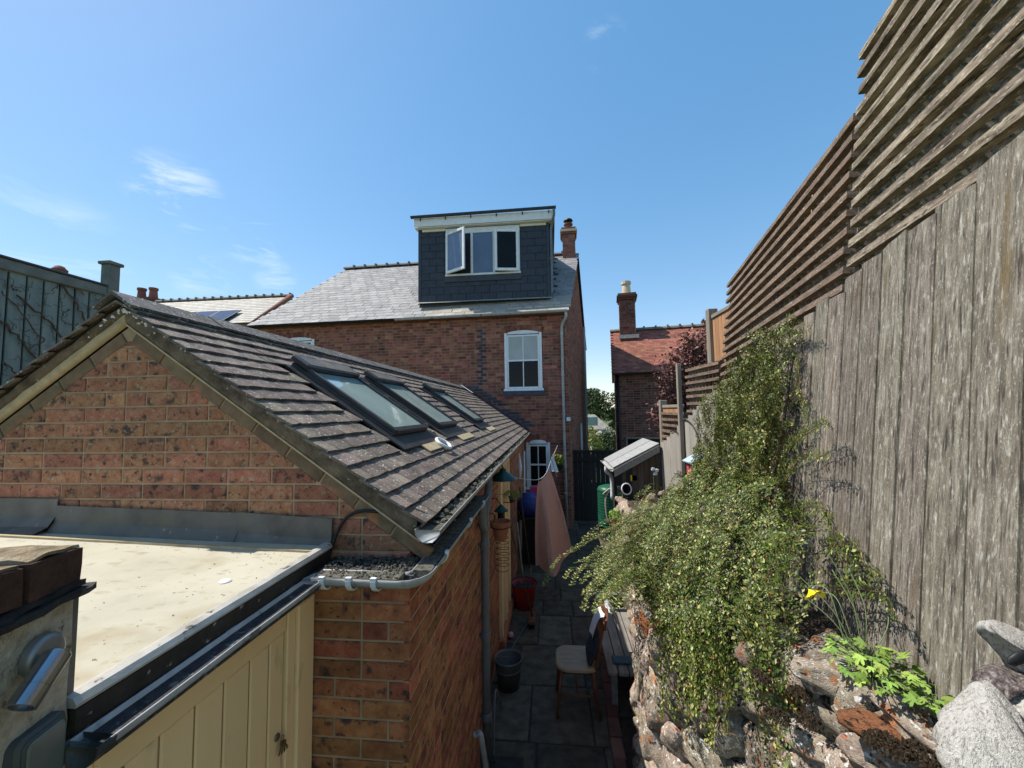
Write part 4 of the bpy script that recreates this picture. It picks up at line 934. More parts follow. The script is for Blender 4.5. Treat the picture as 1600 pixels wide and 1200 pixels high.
# ------------------------------------------------------------------ neighbouring houses
def far_house(name, label, x0, x1, yw, zev, slope, depth, wallm, roofm, rowh, tw, mort='house_mortar', zb=-.3, verge=None, courses=True, ridge='grey_roof', yaw=0):
    h = thing(name, label, 'house', ((x0+x1)/2, yw+depth/2, zb))
    mpart('wall', mort, h, lambda mb: (mb.box((x0, yw, zb), (x1, yw+depth, zev)), mb.prism([V((x0, yw, zev)), V((x0, yw+depth, zev)), V((x0, yw+depth/2, zev+slope*depth/2-.05))], (x1-x0, 0, 0))))
    if courses: brickwork(h, (V((0, yw, 0)), X, Z, -Y), x0, x1, max(zb, .0), zev, wallm, LB=.24, HB=.085, head=.2)
    if courses: brickwork(h, (V((x0, 0, 0)), -Y, Z, -X), -yw-depth, -yw, max(zb, 0), zev+slope*depth/2, wallm, LB=.24, HB=.085, head=.2, clip=[(-yw-depth, 0), (-yw, 0), (-yw, zev), (-yw-depth/2, zev+slope*depth/2-.06), (-yw-depth, zev)])
    ru = (Y+Z*slope).normalized(); rnn = (-Y*slope+Z).normalized(); o = V((0, yw-.2, zev-.2*slope+.03)); SLN = (depth/2+.2)*math.sqrt(1+slope*slope)
    q = MB(); n = int(SLN/rowh)+1; M0 = frame_matrix(o, X, ru, rnn)
    for r in range(n):
        xx = x0-.12+(tw/2 if r % 2 else 0)
        while xx < x1+.1:
            q.rnd = random.uniform(.01, .99); q.box((xx+.003, r*rowh-.01, 0), (min(xx+tw-.003, x1+.12), min((r+1)*rowh+.02, SLN), .012), M0@Matrix.Rotation(0, 4, 'X')@Matrix.Translation((0, 0, .012))@Matrix.Translation((0, r*rowh, 0))@Matrix.Rotation(-.05, 4, 'X')@Matrix.Translation((0, -r*rowh, 0))); xx += tw
    obj('roof_tiling', q, roofm, h, kind='stuff')
    yr = yw+depth/2; zr = zev+slope*depth/2+.05
    mpart('roof', roofm, h, lambda mb: (mb.quad(o+X*(x0-.1), o+X*(x1+.1), V((x1+.1, yr, zr-.03)), V((x0-.1, yr, zr-.03))), mb.quad(V((x0-.1, yr, zr-.03)), V((x1+.1, yr, zr-.03)), V((x1+.1, yw+depth+.2, zev-.2*slope)), V((x0-.1, yw+depth+.2, zev-.2*slope)))))
    xx = x0-.12
    while xx < x1:
        mb = MB(); mb.gutter([V((xx, yr, zr)), V((xx+.42, yr, zr))], .11, 6, .02)
        for i in range(len(mb.v)): a, b, c = mb.v[i]; mb.v[i] = (a, b, 2*zr-c)
        mb.box((xx+.40, yr-.12, zr), (xx+.46, yr+.12, zr+.14)); obj('ridge_tile', mb, ridge, h); xx += .45
    return h, yr, zr
def stack(par, cx, cy, z0, z1, wx, wy, pots, potm, brickm, name='chimney', capc='dark_brick'):
    c = mpart(name, 'house_mortar', par, lambda mb: mb.box((cx-wx/2, cy-wy/2, z0), (cx+wx/2, cy+wy/2, z1)))
    brickwork(c, (V((0, cy-wy/2, 0)), X, Z, -Y), cx-wx/2, cx+wx/2, z0, z1, brickm, LB=.23, HB=.085, proud=.01)
    brickwork(c, (V((cx-wx/2, 0, 0)), -Y, Z, -X), -cy-wy/2, -cy+wy/2, z0, z1, brickm, LB=.23, HB=.085, proud=.01)
    for k, e in enumerate((.05, .09, .05)):
        z = z1+.001-.5+k*.087 if False else z1+.001+k*.087
        mpart('cap_course', capc, c, lambda mb: mb.box((cx-wx/2-e, cy-wy/2-e, z), (cx+wx/2+e, cy+wy/2+e, z+.086)))
    for (px_, r, h) in pots:
        mpart('chimney_pot', potm, c, lambda mb: mb.lathe([(r*1.1, 0), (r*.9, h*.75), (r*1.12, h*.8), (r*1.12, h), (r*.7, h), (r*.7, h*.7)], Matrix.Translation((cx+px_, cy, z1+.262)), 14))
    return c
# left neighbour with the solar panel: only roof and chimneys show above the outbuilding
e0 = A(400, 505, y=15.2); rg = A(455, 467, y=17.6)
slp = (rg.z-e0.z)/(rg.y-e0.y); dep = 2*(rg.y-e0.y)
nl, yr, zr = far_house('terraced_house', 'pale slate roofed house with terracotta verge left behind the outbuilding ridge', -19.5, rg.x-.25, e0.y+.2, e0.z+.15, slp, dep, 'house_brick', 'pale_slate', .22, .3, courses=False)
vx = rg.x-.12
mpart('verge_tiles', 'rust_pot', nl, lambda mb: mb.tube([V((vx-.0, e0.y, e0.z-.1)), V((vx, yr, zr+.02))], .12, 8), True)
pc = A(221, 470, y=20.5); stack(nl, pc.x+.35, 20.5, 6, pc.z-.15, 1.3, .6, ((-.35, .2, .62), (.40, .2, .6)), 'rust_pot', 'dark_brick')
p1 = [A(312, 490, pl=(V((0, e0.y, e0.z)), (0, -slp, 1))), A(387, 486, pl=(V((0, e0.y, e0.z)), (0, -slp, 1)))]
sp_ = thing('solar_panel', 'dark solar panel on the pale roof left of the slate roof', 'solar panel', p1[0])
ruu = (Y+Z*slp).normalized(); rnn = (Z-Y*slp).normalized()
for i in range(3):
    M = frame_matrix(V((p1[1].x-(i+1)*1.02, p1[1].y-1.55, p1[1].z-1.55*slp))+rnn*.14, X, ruu, rnn)
    pm = mpart('panel', 'dark_trim', sp_, lambda mb: mb.bbox((0, 0, 0), (1.0, 1.62, .04), .004, M))
    mpart('cells', 'solar', pm, lambda mb: mb.box((.03, .03, .0405), (.97, 1.59, .043), M))
for px_ in (.2, 2.6):
    M = frame_matrix(V((p1[1].x-3.06+px_, p1[1].y-1.55, p1[1].z-1.55*slp))+rnn*.03, X, ruu, rnn)
    mpart('mounting_rail', 'steel', sp_, lambda mb: mb.box((0, .1, 0), (.05, 1.5, .108), M))
pr = A(93, 424, y=24)
fs = thing('chimney_stack', 'single round terracotta chimney pot showing over the green fence', 'chimney', (pr.x, 24, -.3))
mpart('stack', 'dark_brick', fs, lambda mb: mb.box((pr.x-.5, 23.7, -.3), (pr.x+.5, 24.3, pr.z-.5)))
mpart('chimney_pot', 'rust_pot', fs, lambda mb: mb.lathe([(.36, -.5), (.34, -.05), (.42, 0), (.42, .12), (.30, .22), (.26, .32), (.1, .4), (.01, .42)], Matrix.Translation((pr.x, 24, pr.z)), 18), True)
# right neighbour
e1 = A(960, 583, y=14.0); r1_ = A(1000, 518, y=16.5)
slp2 = (r1_.z-e1.z)/2.5
nr_, yr2, zr2 = far_house('red_roofed_house', 'dark brick house with orange tiled roof beyond the trellis', e1.x+.05, 9.5, 14.2, e1.z+.12, slp2, 4.6, 'dark_brick', 'red_tile', .11, .24, ridge='grey_roof')
cw = A(957, 470, y=15.9), A(981, 470, y=15.9)
stack(nr_, (cw[0].x+cw[1].x)/2, 16.2, zr2-1.3, A(968, 470, y=15.9).z, cw[1].x-cw[0].x, .7, ((.0, .17, .55),), 'buff_pot', 'dark_brick')
mpart('lead_skirt', 'edge_trim', nr_, lambda mb: mb.box(((cw[0].x)-.06, 15.76, zr2-.42), (cw[1].x+.1, 15.84, zr2-.28)))
mpart('gutter', 'black', nr_, lambda mb: mb.gutter([V((e1.x-.05, 13.93, e1.z-.02)), V((9.5, 13.93, e1.z-.02))], .06), True)
mpart('corner_pipe', 'black', nr_, lambda mb: mb.tube([V((e1.x+.13, 14.1, e1.z-.05)), V((e1.x+.13, 14.1, 0))], .05, 10), True)
wz = A(985, 690, y=14.2)
wn = mpart('window', 'pane_dark', nr_, lambda mb: mb.bbox((wz.x-.1, 14.15, wz.z-1.0), (wz.x+1.1, 14.19, wz.z+.1), .004))
for (a, b, c, d) in ((-.16, -.1, -1.06, .16), (1.1, 1.16, -1.06, .16), (-.099, 1.099, .1, .16), (-.099, 1.099, -1.06, -1.0)):
    mpart('frame', 'grey_post', wn, lambda mb: mb.bbox((wz.x+a, 14.13, wz.z+c), (wz.x+b, 14.195, wz.z+d), .004))
ra = math.radians(8.5); co = V((e1.x+.05, 14.2, 0))
nr_.matrix_basis = Matrix.Translation(co)@Matrix.Rotation(-ra, 4, 'Z')@Matrix.Translation(-co)@WM[nr_]
# far bungalow
bx_ = A(938, 648, y=38)
bg_ = thing('bungalow', 'far grey roofed bungalow seen through the gap above the gate', 'bungalow', (bx_.x, 41, -4))
bz = bx_.z; ev = A(938, 690, y=38).z
def brf(mb):
    a, b = V((bx_.x-7, 41, bz)), V((bx_.x-.2, 41, bz)); c = [V((bx_.x-9, 37, ev)), V((bx_.x+2.2, 37, ev)), V((bx_.x+2.2, 45, ev)), V((bx_.x-9, 45, ev))]
    mb.poly((c[0], c[1], b, a)); mb.poly((c[1], c[2], b)); mb.poly((c[2], c[3], a, b)); mb.poly((c[3], c[0], a))
mpart('roof', 'grey_roof', bg_, brf)
mpart('wall', 'cream_render', bg_, lambda mb: mb.box((bx_.x-8.6, 37.4, -3.9), (bx_.x+1.8, 44.6, ev-.02)))
rw = A(927, 660, y=38.2)
mpart('roof_window', 'roof_pane', bg_, lambda mb: mb.box((rw.x-.9, 38.0, rw.z-.3), (rw.x+.4, 38.8, rw.z+.5)))
gp = A(936, 690, y=33)
gb = thing('garden_porch', 'small white gable porch below the far bungalow', 'porch', (gp.x, 33, -3.2))
mpart('wall', 'cream_render', gb, lambda mb: mb.box((gp.x-.55, 33, -3.2), (gp.x+1.2, 35, gp.z)))
mpart('roof', 'grey_roof', gb, lambda mb: mb.prism([V((gp.x-.8, 32.8, gp.z)), V((gp.x+1.5, 32.8, gp.z)), V((gp.x+.35, 32.8, gp.z+.8))], (0, 2.4, 0)))

# ------------------------------------------------------------------ trees and far shrubs
def leafcloud(mb, c, r, n, size, rnd, flat=1.0):
    for i in range(n):
        while True:
            p = V((rnd.uniform(-1, 1), rnd.uniform(-1, 1), rnd.uniform(-1, 1)))
            if .35 < p.length < 1: break
        p = V((p.x*r[0], p.y*r[1], p.z*r[2]))+V(c)
        d = V((rnd.gauss(0, 1), rnd.gauss(0, 1), rnd.gauss(0, 1)*flat)).normalized(); e = d.orthogonal().normalized(); s = size*rnd.uniform(.6, 1.3)
        g = d.cross(e); mb.rnd = rnd.uniform(.01, .99)
        mb.face(mb.pt(p-e*s), mb.pt(p+g*s*.45), mb.pt(p+e*s), mb.pt(p-g*s*.45))
def tree(name, label, base, h, rad, leafm, n, size, seed, group=None, clumps=16):
    rnd = random.Random(seed); b = V(base); t = thing(name, label, 'tree', b, group)
    top = b+Z*h*.6
    def wood(mb):
        mb.tube([b, b+Z*h*.3+X*.05, top], [h*.035, h*.025, h*.012], 8)
        for k in range(6):
            a = k*1.05; mb.tube([b+Z*h*(.25+.05*k), b+Z*h*(.45+.05*k)+V((math.cos(a), math.sin(a), 0))*rad*.6], [h*.014, h*.004], 6)
    mpart('trunk', 'bark', t, wood, True)
    mb = MB()
    for k in range(clumps):
        while True:
            p = V((rnd.uniform(-1, 1), rnd.uniform(-1, 1), rnd.uniform(-1, 1)))
            if p.length < 1: break
        c = b+Z*h*.66+V((p.x*rad*.8, p.y*rad*.8, p.z*h*.30)); rr = rad*rnd.uniform(.25, .45)
        leafcloud(mb, c, (rr, rr, rr*.8), n//clumps, size, rnd)
    obj('crown', mb, leafm, t, kind='stuff'); return t
tb = A(930, 655, y=48); tree('broadleaf_tree', 'green tree in the gap behind the far bungalow roof', (tb.x-.5, 48, -3.2), tb.z+3.2+4.2, 3.2, 'tree_leaf', 9000, .16, 3, clumps=26)
tb = A(960, 660, y=46); tree('broadleaf_tree', 'darker green tree half hidden by the right house wall', (tb.x+1.6, 46, -3.2), 8.2, 2.6, 'tree_leaf', 6000, .16, 5, clumps=20)
for k, (px_, py_, y_, r, m, lb) in enumerate(((922, 690, 26, .9, 'yellow_leaf', 'yellow green shrub just above the gate top on its left'), (952, 690, 27, .8, 'tree_leaf', 'dark green conifer like shrub beside the white porch'))):
    c = A(px_, py_, y=y_); t = thing('garden_shrub', lb, 'shrub', (c.x, y_, -2.2)); rnd = random.Random(k+40)
    mpart('stem', 'bark', t, lambda mb: mb.tube([V((c.x, y_, -2.2)), c], [.06, .02], 6))
    mb = MB(); leafcloud(mb, c-Z*.6, (r, r, 1.6), 2600, .09, rnd); obj('foliage', mb, m, t, kind='stuff')
# ------------------------------------------------------------------ green fence on the left
XG = -4.5
gf = thing('green_fence', 'faded green board fence behind the outbuilding roof on the left', 'fence', (XG, 3.0, 2.2))
yv = 1.9; k = 0
while yv < 3.5:
    mpart('board', 'green_paint', gf, lambda mb: mb.bbox((XG-.022, yv+.005, 2.2), (XG+random.uniform(-.002, .002), yv+.108, 4.26), .004)); yv += .117
mpart('back_rail', 'black', gf, lambda mb: mb.box((XG-.05, 1.9, 2.2), (XG-.024, 3.5, 4.24)))
mpart('cap_rail', 'green_trim', gf, lambda mb: mb.bbox((XG-.01, 1.7, 4.235), (XG+.035, 3.545, 4.325), .006))
mpart('cap_board', 'dark_trim', gf, lambda mb: mb.bbox((XG-.05, 1.7, 4.327), (XG+.05, 3.545, 4.345), .004))
mpart('post', 'green_trim', gf, lambda mb: mb.bbox((XG-.06, 3.548, 2.2), (XG+.04, 3.655, 4.565), .006))
mpart('post_cap', 'green_trim', gf, lambda mb: mb.bbox((XG-.08, 3.53, 4.567), (XG+.06, 3.675, 4.60), .006))
vine = thing('bare_climber', 'bare brown climber stems spread across the green fence', 'climber', (XG+.03, 2.9, 2.9))
rv = random.Random(4)
GP = lambda px, py: A(px, py, x=XG+.02)
for pts, r in ((((0, 500), (30, 530), (60, 565), (95, 590)), .011), (((25, 460), (60, 490), (95, 525), (105, 560)), .010), (((90, 440), (110, 462), (128, 495), (136, 530), (140, 560)), .011), (((0, 455), (30, 485), (55, 520), (68, 530), (45, 545)), .006), (((110, 484), (98, 490), (96, 502), (110, 507), (122, 506)), .005), (((80, 455), (95, 447), (120, 452), (132, 462)), .005), (((0, 566), (20, 580), (22, 600)), .007), (((17, 445), (20, 452), (30, 455)), .004)):
    mpart('stem', 'bark', vine, lambda mb: mb.tube([p+V((rv.uniform(0, .012), rv.uniform(-.012, .012), rv.uniform(-.012, .012))) for p in smoothpath([GP(*q) for q in pts], 6)], r*.8, 6), True)
def twigs(mb):
    for i in range(110):
        p = GP(rv.uniform(0, 150), rv.uniform(440, 600)); a = rv.uniform(-1.2, 2.4); L = rv.uniform(.02, .09)
        mb.tube([p, p+V((.008, math.cos(a)*L*.5, math.sin(a)*L*.5)), p+V((.004, math.cos(a+.5)*L, math.sin(a+.5)*L))], .0022, 4, False)
mpart('twigs', 'bark', vine, twigs, kind='stuff')

# ------------------------------------------------------------------ right boundary fence, close boards
FD = V((.205, 1, 0)).normalized(); FU = V((.12, 0, 1)).normalized(); FN = FD.cross(FU); FN = FN if FN.x < 0 else -FN
def FE(y, z, off=0): return V((.95+.205*y+.12*(z-2.9), y, z))+FN*off
def ftop(y): return 3.865-.135*y
bf = thing('board_fence', 'tall weathered grey feather-edge board fence below the trellis', 'fence', FE(2.5, 2.0))
yv = .30; rb = random.Random(9)
while yv < 4.93:
    wd = rb.choice((.15, .16, .165, .175)); lean = rb.gauss(0, .012); zt_ = ftop(yv+wd/2)+rb.uniform(-.025, .02); zb_ = 2.3-.16*yv-.35
    tw = rb.gauss(0, .0018)
    mb = MB(); n = 7; cols = []
    for j in range(n+1):
        z = zb_+(zt_-zb_)*j/n; sh = lean*(z-2.9); wob_ = noise.noise(V((yv*3, z*1.3, 0)))*.005
        a, b = yv+sh+wob_, yv+wd+.016+sh+wob_*.6
        dt_ = rb.uniform(-.008, .008) if j == n else 0
        cup = .004*noise.noise(V((yv*7, 3, 1)))
        cols.append([mb.pt(FE(a, z+dt_, .0)), mb.pt(FE(a, z+dt_, .012+tw)), mb.pt(FE(a+.004, z+dt_, .0145+tw)), mb.pt(FE(a+.35*wd, z, .013+tw+cup)), mb.pt(FE(a+.7*wd, z, .010+tw+cup)), mb.pt(FE(b-.004, z-dt_, .006)), mb.pt(FE(b, z-dt_, .002))])
    for j in range(n):
        for i in range(6): mb.face(cols[j][i], cols[j][i+1], cols[j+1][i+1], cols[j+1][i])
    mb.face(*cols[n])
    # shared world coordinates would repeat the grain; every board keeps its own origin
    obj('board', mb, 'fence_wood', bf); yv += wd
mpart('arris_rail', 'shed_wood', bf, lambda mb: mb.prism([FE(.3, 3.0, -.01), FE(4.95, 2.5, -.01), FE(4.95, 2.42, -.01), FE(.3, 2.92, -.01)], FN*-.05))
# trellis panels above it
def trellis(name, label, fe, y0, y1, zs, m, vstep=.098, cap=True, hd=.037, dep=.032, vz=None):
    t = thing(name, label, 'trellis', fe((y0+y1)/2, zs[0]))
    rt = random.Random(int(y0*100)+3)
    for z in zs:
        mb = MB(); n = 8; rings = []; dz0 = rt.gauss(0, .004); a0 = y0+rt.uniform(-.012, .012); a1 = y1+rt.uniform(-.012, .012)
        for i in range(n+1):
            y = a0+(a1-a0)*i/n; dz = dz0+noise.noise(V((y*1.5, z*9, 2)))*.006; h = hd/2*(1+noise.noise(V((y*4, z*7, 8)))*.10)
            rings.append([mb.pt(fe(y, z+dz-h, 0)), mb.pt(fe(y, z+dz-h, dep)), mb.pt(fe(y, z+dz+h, dep)), mb.pt(fe(y, z+dz+h, 0))])
        for i in range(n):
            for q in range(4): mb.face(rings[i][q], rings[i][(q+1) % 4], rings[i+1][(q+1) % 4], rings[i+1][q])
        mb.face(*rings[0]); mb.face(*rings[n]); obj('slat', mb, m, t)
    zlo, zhi = vz or (zs[0]-.05, zs[-1]+.03); y = y0+.04
    while y < y1:
        d = rt.gauss(0, .004)
        mb = MB(); mb.prism([fe(y-.013, zlo, -.001), fe(y+.013, zlo, -.001), fe(y+.013, zlo, -.05), fe(y-.013, zlo, -.05)], fe(y+d, zhi)-fe(y, zlo)); obj('upright', mb, m, t); y += vstep
    return t
f1 = lambda y, z, o=0: FE(y, z, o+.0)
trellis('trellis_panel', 'nearest trellis panel, rising out of the top right of the frame', lambda y, z, o=0: FE(y, z, o-.03), .05, 2.06, [3.50+.0975*i for i in range(14)], 'trellis_wood')
trellis('trellis_panel', 'long middle trellis panel of brown slats above the climbing shrub', lambda y, z, o=0: FE(y, z, o-.036), 2.11, 4.98, [3.30+.098*i for i in range(13)], 'trellis_brown')
K3 = FE(4.98, 3.3); E3 = V((1.86, 7.05, 0))
D3 = V((E3.x-K3.x, E3.y-K3.y, 0)); L3 = D3.length; D3.normalize(); N3 = V((-D3.y, D3.x, 0)); N3 = N3 if N3.x < 0 else -N3
def F3(s, z, off=0): return V((K3.x, K3.y, 0))+D3*s+Z*z+N3*off
trellis('trellis_panel', 'lower trellis panel beyond the bend in the fence', lambda y, z, o=0: F3(y, z, o-.035), .0, .98, [2.96+.098*i for i in range(7)], 'trellis_brown')
trellis('trellis_panel', 'lowest and farthest trellis panel stepping down to the small shed', lambda y, z, o=0: F3(y, z, o-.03), 1.02, 2.05, [2.44+.095*i for i in range(6)], 'trellis_brown', vz=(2.3, 2.92))
b3 = thing('board_fence', 'pale weathered board fence beyond the bend, behind the bird box', 'fence', F3(1, 1.4))
s = -.02
while s < L3:
    wd = rb.choice((.14, .15, .16)); zt_ = 3.20-.42*s+rb.uniform(-.02, .02)
    mb = MB(); mb.prism([F3(s, 1.3, .0), F3(s, 1.3, .01), F3(s+wd+.012, 1.3, .02), F3(s+wd+.012, 1.3, .0)], Z*(zt_-1.3)); obj('board', mb, 'pale_fence_wood', b3); s += wd
# posts and the brown fence beyond
pw = FE(2.72, 4.3, -.12)
tag(mpart('fence_post', 'buff_pot', None, lambda mb: mb.bbox((pw.x-.06, pw.y-.06, 1.6), (pw.x+.06, pw.y+.06, A(1225, 297, y=pw.y).z), .01)), 'top of a pale sawn post poking above the middle trellis panel', 'post')
def back_fence(y0, y1, x, zt_, label, plab, seed):
    t = thing('garden_fence', label, 'fence', (x, (y0+y1)/2, 1.8)); yv = y0; rr_ = random.Random(seed)
    while yv < y1:
        mb = MB(); mb.bbox((x-.012, yv+.003, 1.8), (x+.012, yv+.10, zt_-.05), .003); obj('board', mb, 'orange_wood', t); yv += .104
    mpart('cap_rail', 'grey_post', t, lambda mb: mb.bbox((x-.03, y0, zt_-.048), (x+.03, y1, zt_), .005))
    mpart('post', 'grey_post', t, lambda mb: mb.bbox((x-.06, y1+.004, 1.8), (x+.06, y1+.11, zt_+.09), .008))
pA = A(1112, 490, y=5.35); back_fence(4.2, 5.3, pA.x, A(1120, 492, y=5.3).z, 'orange brown boards and grey post showing below the middle trellis end', '', 1)
pB = A(1060, 575, y=6.02)
tag(mpart('fence_post', 'grey_post', None, lambda mb: mb.bbox((pB.x-.028, 5.99, 1.4), (pB.x+.028, 6.06, A(1060, 568, y=6.0).z), .005)), 'slim grey post ending the lower trellis panel', 'post')
pC = A(1037, 630, y=7.3); back_fence(6.3, 7.3, pC.x, A(1040, 633, y=7.25).z, 'small orange brown fence bay low beside the farthest trellis', '', 2)
for k, pts in enumerate((((1040, 662), (1050, 655), (1060, 658), (1070, 665), (1073, 680)), ((1020, 683), (1032, 680), (1042, 683), (1047, 697)))):
    tag(mpart('cable', 'cable', None, lambda mb: mb.tube(smoothpath([F3(1.0+(.55 if k else .12)-(i*.14), A(a, b, y=6.2).z+(.06 if k else 0), .03) for i, (a, b) in enumerate(pts)], 5), .009, 6), True), ('black cable looped over the far fence boards', 'lower black cable loop close to the small shed roof')[k], 'cable')

# ------------------------------------------------------------------ raised bed and rough stone wall
CT = [(.45, 1.02, 2.12), (.8, 1.02, 2.12), (1.17, 1.0, 2.10), (1.6, .93, 2.08), (2.0, .78, 1.99), (2.4, .59, 1.84), (2.9, .60, 1.76), (3.5, .72, 1.70), (4.2, .86, 1.64), (5.5, 1.0, 1.56), (7.0, 1.12, 1.48), (7.3, 1.14, 1.46)]
def crest(y):
    for (a, b) in zip(CT, CT[1:]):
        if y <= b[0]: t = max(0, (y-a[0])/(b[0]-a[0])); return V((a[1]+(b[1]-a[1])*t, y, a[2]+(b[2]-a[2])*t))
    return V((CT[-1][1], y, CT[-1][2]))
def foot(y):
    zf = 2.33-.14*y if y < 5 else 1.63-.05*(y-5)
    p = FE(y, zf, .03) if y < 4.9 else F3((y-4.95), zf, .03)
    return V((p.x, y, zf))
def bed(mb):
    ys_ = [.45+.12*i for i in range(57)]; ids = []
    for y in ys_:
        a, b = crest(y), foot(y); ids.append([mb.pt(a.lerp(b, t)+Z*(-.05*(t == 0)-.012+noise.noise(V((y*5, t*4, 0)))*.025)) for t in (0, .2, .4, .6, .8, 1.0)])
    for i in range(len(ys_)-1):
        for j in range(5): mb.face(ids[i][j], ids[i+1][j], ids[i+1][j+1], ids[i][j+1])
mpart('flower_bed', 'earth', None, bed, True, kind='structure')
sw = thing('stone_wall', 'rough mossy stone retaining wall curving round the raised bed', 'wall', (.75, 2.6, 0))
def wnorm(y):
    d = crest(y+.05)-crest(y-.05); d.z = 0; d.normalize(); n = V((-d.y, d.x, 0)); return d, n
def core(mb):
    ids = []; ys_ = [.45+.1*i for i in range(69)]
    for y in ys_:
        c = crest(y); d, n = wnorm(y); n = n if n.x < 0 else -n
        ids.append([mb.pt(c-n*.28-Z*.05), mb.pt(c-n*.05-Z*.05), mb.pt(c-n*.03-Z*.7), mb.pt(V((c.x, c.y, 0))+n*.03)])
    for i in range(len(ys_)-1):
        for j in range(3): mb.face(ids[i][j], ids[i+1][j], ids[i+1][j+1], ids[i][j+1])
mpart('wall_core', 'wall_core', sw, core)
def stone_mesh(seed, sub=3):
    """an irregular, faceted lump built from a subdivided cube"""
    rs = random.Random(seed); mb = MB(); n = 7; idx = {}
    planes = [(V((rs.gauss(0, 1), rs.gauss(0, 1), rs.gauss(0, 1))).normalized(), rs.uniform(.62, .86)) for _ in range(9)]
    def vert(p):
        key = tuple(round(c, 4) for c in p)
        if key in idx: return idx[key]
        q = V(p); q = q.lerp(q.normalized()*1.15, .5)
        for nn_, d in planes:
            e = q.dot(nn_)-d
            if e > 0: q -= nn_*e*.85
        q += V((noise.noise(q*2.3+V((seed*3.1, 0, 0))), noise.noise(q*2.3+V((0, seed*2.7, 5))), noise.noise(q*2.3+V((9, 0, seed*1.9)))))*.13
        q += V((noise.noise(q*6+V((seed, 0, 0))), noise.noise(q*6+V((0, seed, 5))), noise.noise(q*6+V((9, 0, seed)))))*.05
        idx[key] = mb.pt(q*.5); return idx[key]
    for ax in range(3):
        for sgn in (-1, 1):
            for i in range(n):
                for j in range(n):
                    q = []
                    for (a, b) in ((i, j), (i+1, j), (i+1, j+1), (i, j+1)):
                        p = [0, 0, 0]; p[ax] = sgn; p[(ax+1) % 3] = -1+2*a/n; p[(ax+2) % 3] = -1+2*b/n; q.append(vert(p))
                    mb.face(*(q if sgn > 0 else q[::-1]))
    return mb
ST = [setm(stone_mesh(i).mesh('stone', (0, 0, 0), True), 'stone') for i in range(10)]
STO = [setm(stone_mesh(i+20).mesh('stone', (0, 0, 0), True), 'orange_stone') for i in range(2)]
rs = random.Random(21); depth = 0; row = 0; nst = 0
while depth < 1.95:
    hh_ = rs.uniform(.10, .17)+depth*.03; y = .5+rs.uniform(0, .15)
    while y < (7.2 if depth < .75 else 4.6):
        L = rs.uniform(.12, .26)+(.05 if y > 3 else 0); d, n = wnorm(y+L/2); n = n if n.x < 0 else -n
        c = crest(y+L/2*abs(d.y)); z = c.z-depth-hh_/2+rs.uniform(-.015, .015)
        if z > 0:
            p = V((c.x, c.y, z))-n*(.05-.035*depth)+n*rs.uniform(-.015, .02)
            M = frame_matrix(p, d, n, Z)@Matrix.Rotation(rs.uniform(-.25, .25), 4, 'Y')@Matrix.Rotation(rs.choice((0, PI)), 4, 'Z')@Matrix.Diagonal((L*1.22, rs.uniform(.17, .24), hh_*1.25, 1))
            piece('stone', STO[nst % 2] if rs.random() < .07 else rs.choice(ST), sw, M); nst += 1
        y += L*max(.25, abs(d.y))
    depth += hh_; row += 1
# stones bedded flat behind the coping so that little soil shows
for (bk_, yA, yB) in ((.20, .6, 1.75), (.30, .7, 1.5)):
    y = yA
    while y < yB:
        L = rs.uniform(.14, .22); d, n = wnorm(y); n = n if n.x < 0 else -n; c = crest(y)
        p = c-n*bk_-Z*.045
        if p.x < .95+.205*y+.12*(p.z-2.9)-.10: piece('coping_stone', rs.choice(ST), sw, frame_matrix(p, d, n, Z)@Matrix.Rotation(rs.uniform(-.2, .2), 4, 'X')@Matrix.Diagonal((L*1.2, .16, .11, 1)))
        y += L
# coping stones, larger, tilted
y = .55
while y < 2.3:
    L = rs.uniform(.16, .26); d, n = wnorm(y+L/2); n = n if n.x < 0 else -n; c = crest(y+L/2*abs(d.y))
    M = frame_matrix(c-n*.10-Z*.035, d, n, Z)@Matrix.Rotation(rs.uniform(-.15, .15), 4, 'Y')@Matrix.Rotation(rs.uniform(-.3, .3), 4, 'X')@Matrix.Diagonal((L*1.25, .24, .13, 1))
    piece('coping_stone', rs.choice(ST), sw, M); y += L*max(.3, abs(d.y))
oc = A(1368, 1128, z=2.06); piece('coping_stone', STO[0], sw, Matrix.Translation(oc-Z*.02)@Matrix.Rotation(.5, 4, 'Z')@Matrix.Diagonal((.10, .17, .075, 1)))
gc = A(1290, 1045, z=2.08); piece('coping_stone', ST[3], sw, Matrix.Translation(gc-Z*.03)@Matrix.Rotation(-.4, 4, 'Z')@Matrix.Diagonal((.19, .14, .10, 1)))
# moss cushions on the stones near the crest
def moss(mb):
    rm = random.Random(5)
    for (px_, py_, r) in ((1420, 1120, .060), (1450, 1150, .055), (1385, 1165, .05), (1300, 1090, .04), (1320, 1060, .035), (1250, 1085, .035), (1215, 1120, .035), (1475, 1170, .05), (1345, 1075, .04), (1265, 1130, .035), (1440, 1180, .05), (1190, 1060, .03), (1390, 1110, .04)):
        c = A(px_, py_, z=2.07 if px_ > 1300 else 1.98)
        for i in range(int(5200*r)):
            a = rm.uniform(0, 2*PI); q = r*math.sqrt(rm.random()); p = c+V((math.cos(a)*q, math.sin(a)*q*1.1, .012*(1-(q/r)**2)+rm.uniform(-.006, .004)))
            s_ = rm.uniform(.003, .006); mb.rnd = rm.uniform(.01, .99); mb.lathe([(s_, 0), (.0004, s_*rm.uniform(1.2, 2.2))], Matrix.Translation(p)@Matrix.Rotation(rm.uniform(-.6, .6), 4, 'X')@Matrix.Rotation(rm.uniform(-.6, .6), 4, 'Y'), 4)
mpart('moss', 'moss', sw, moss, kind='stuff')

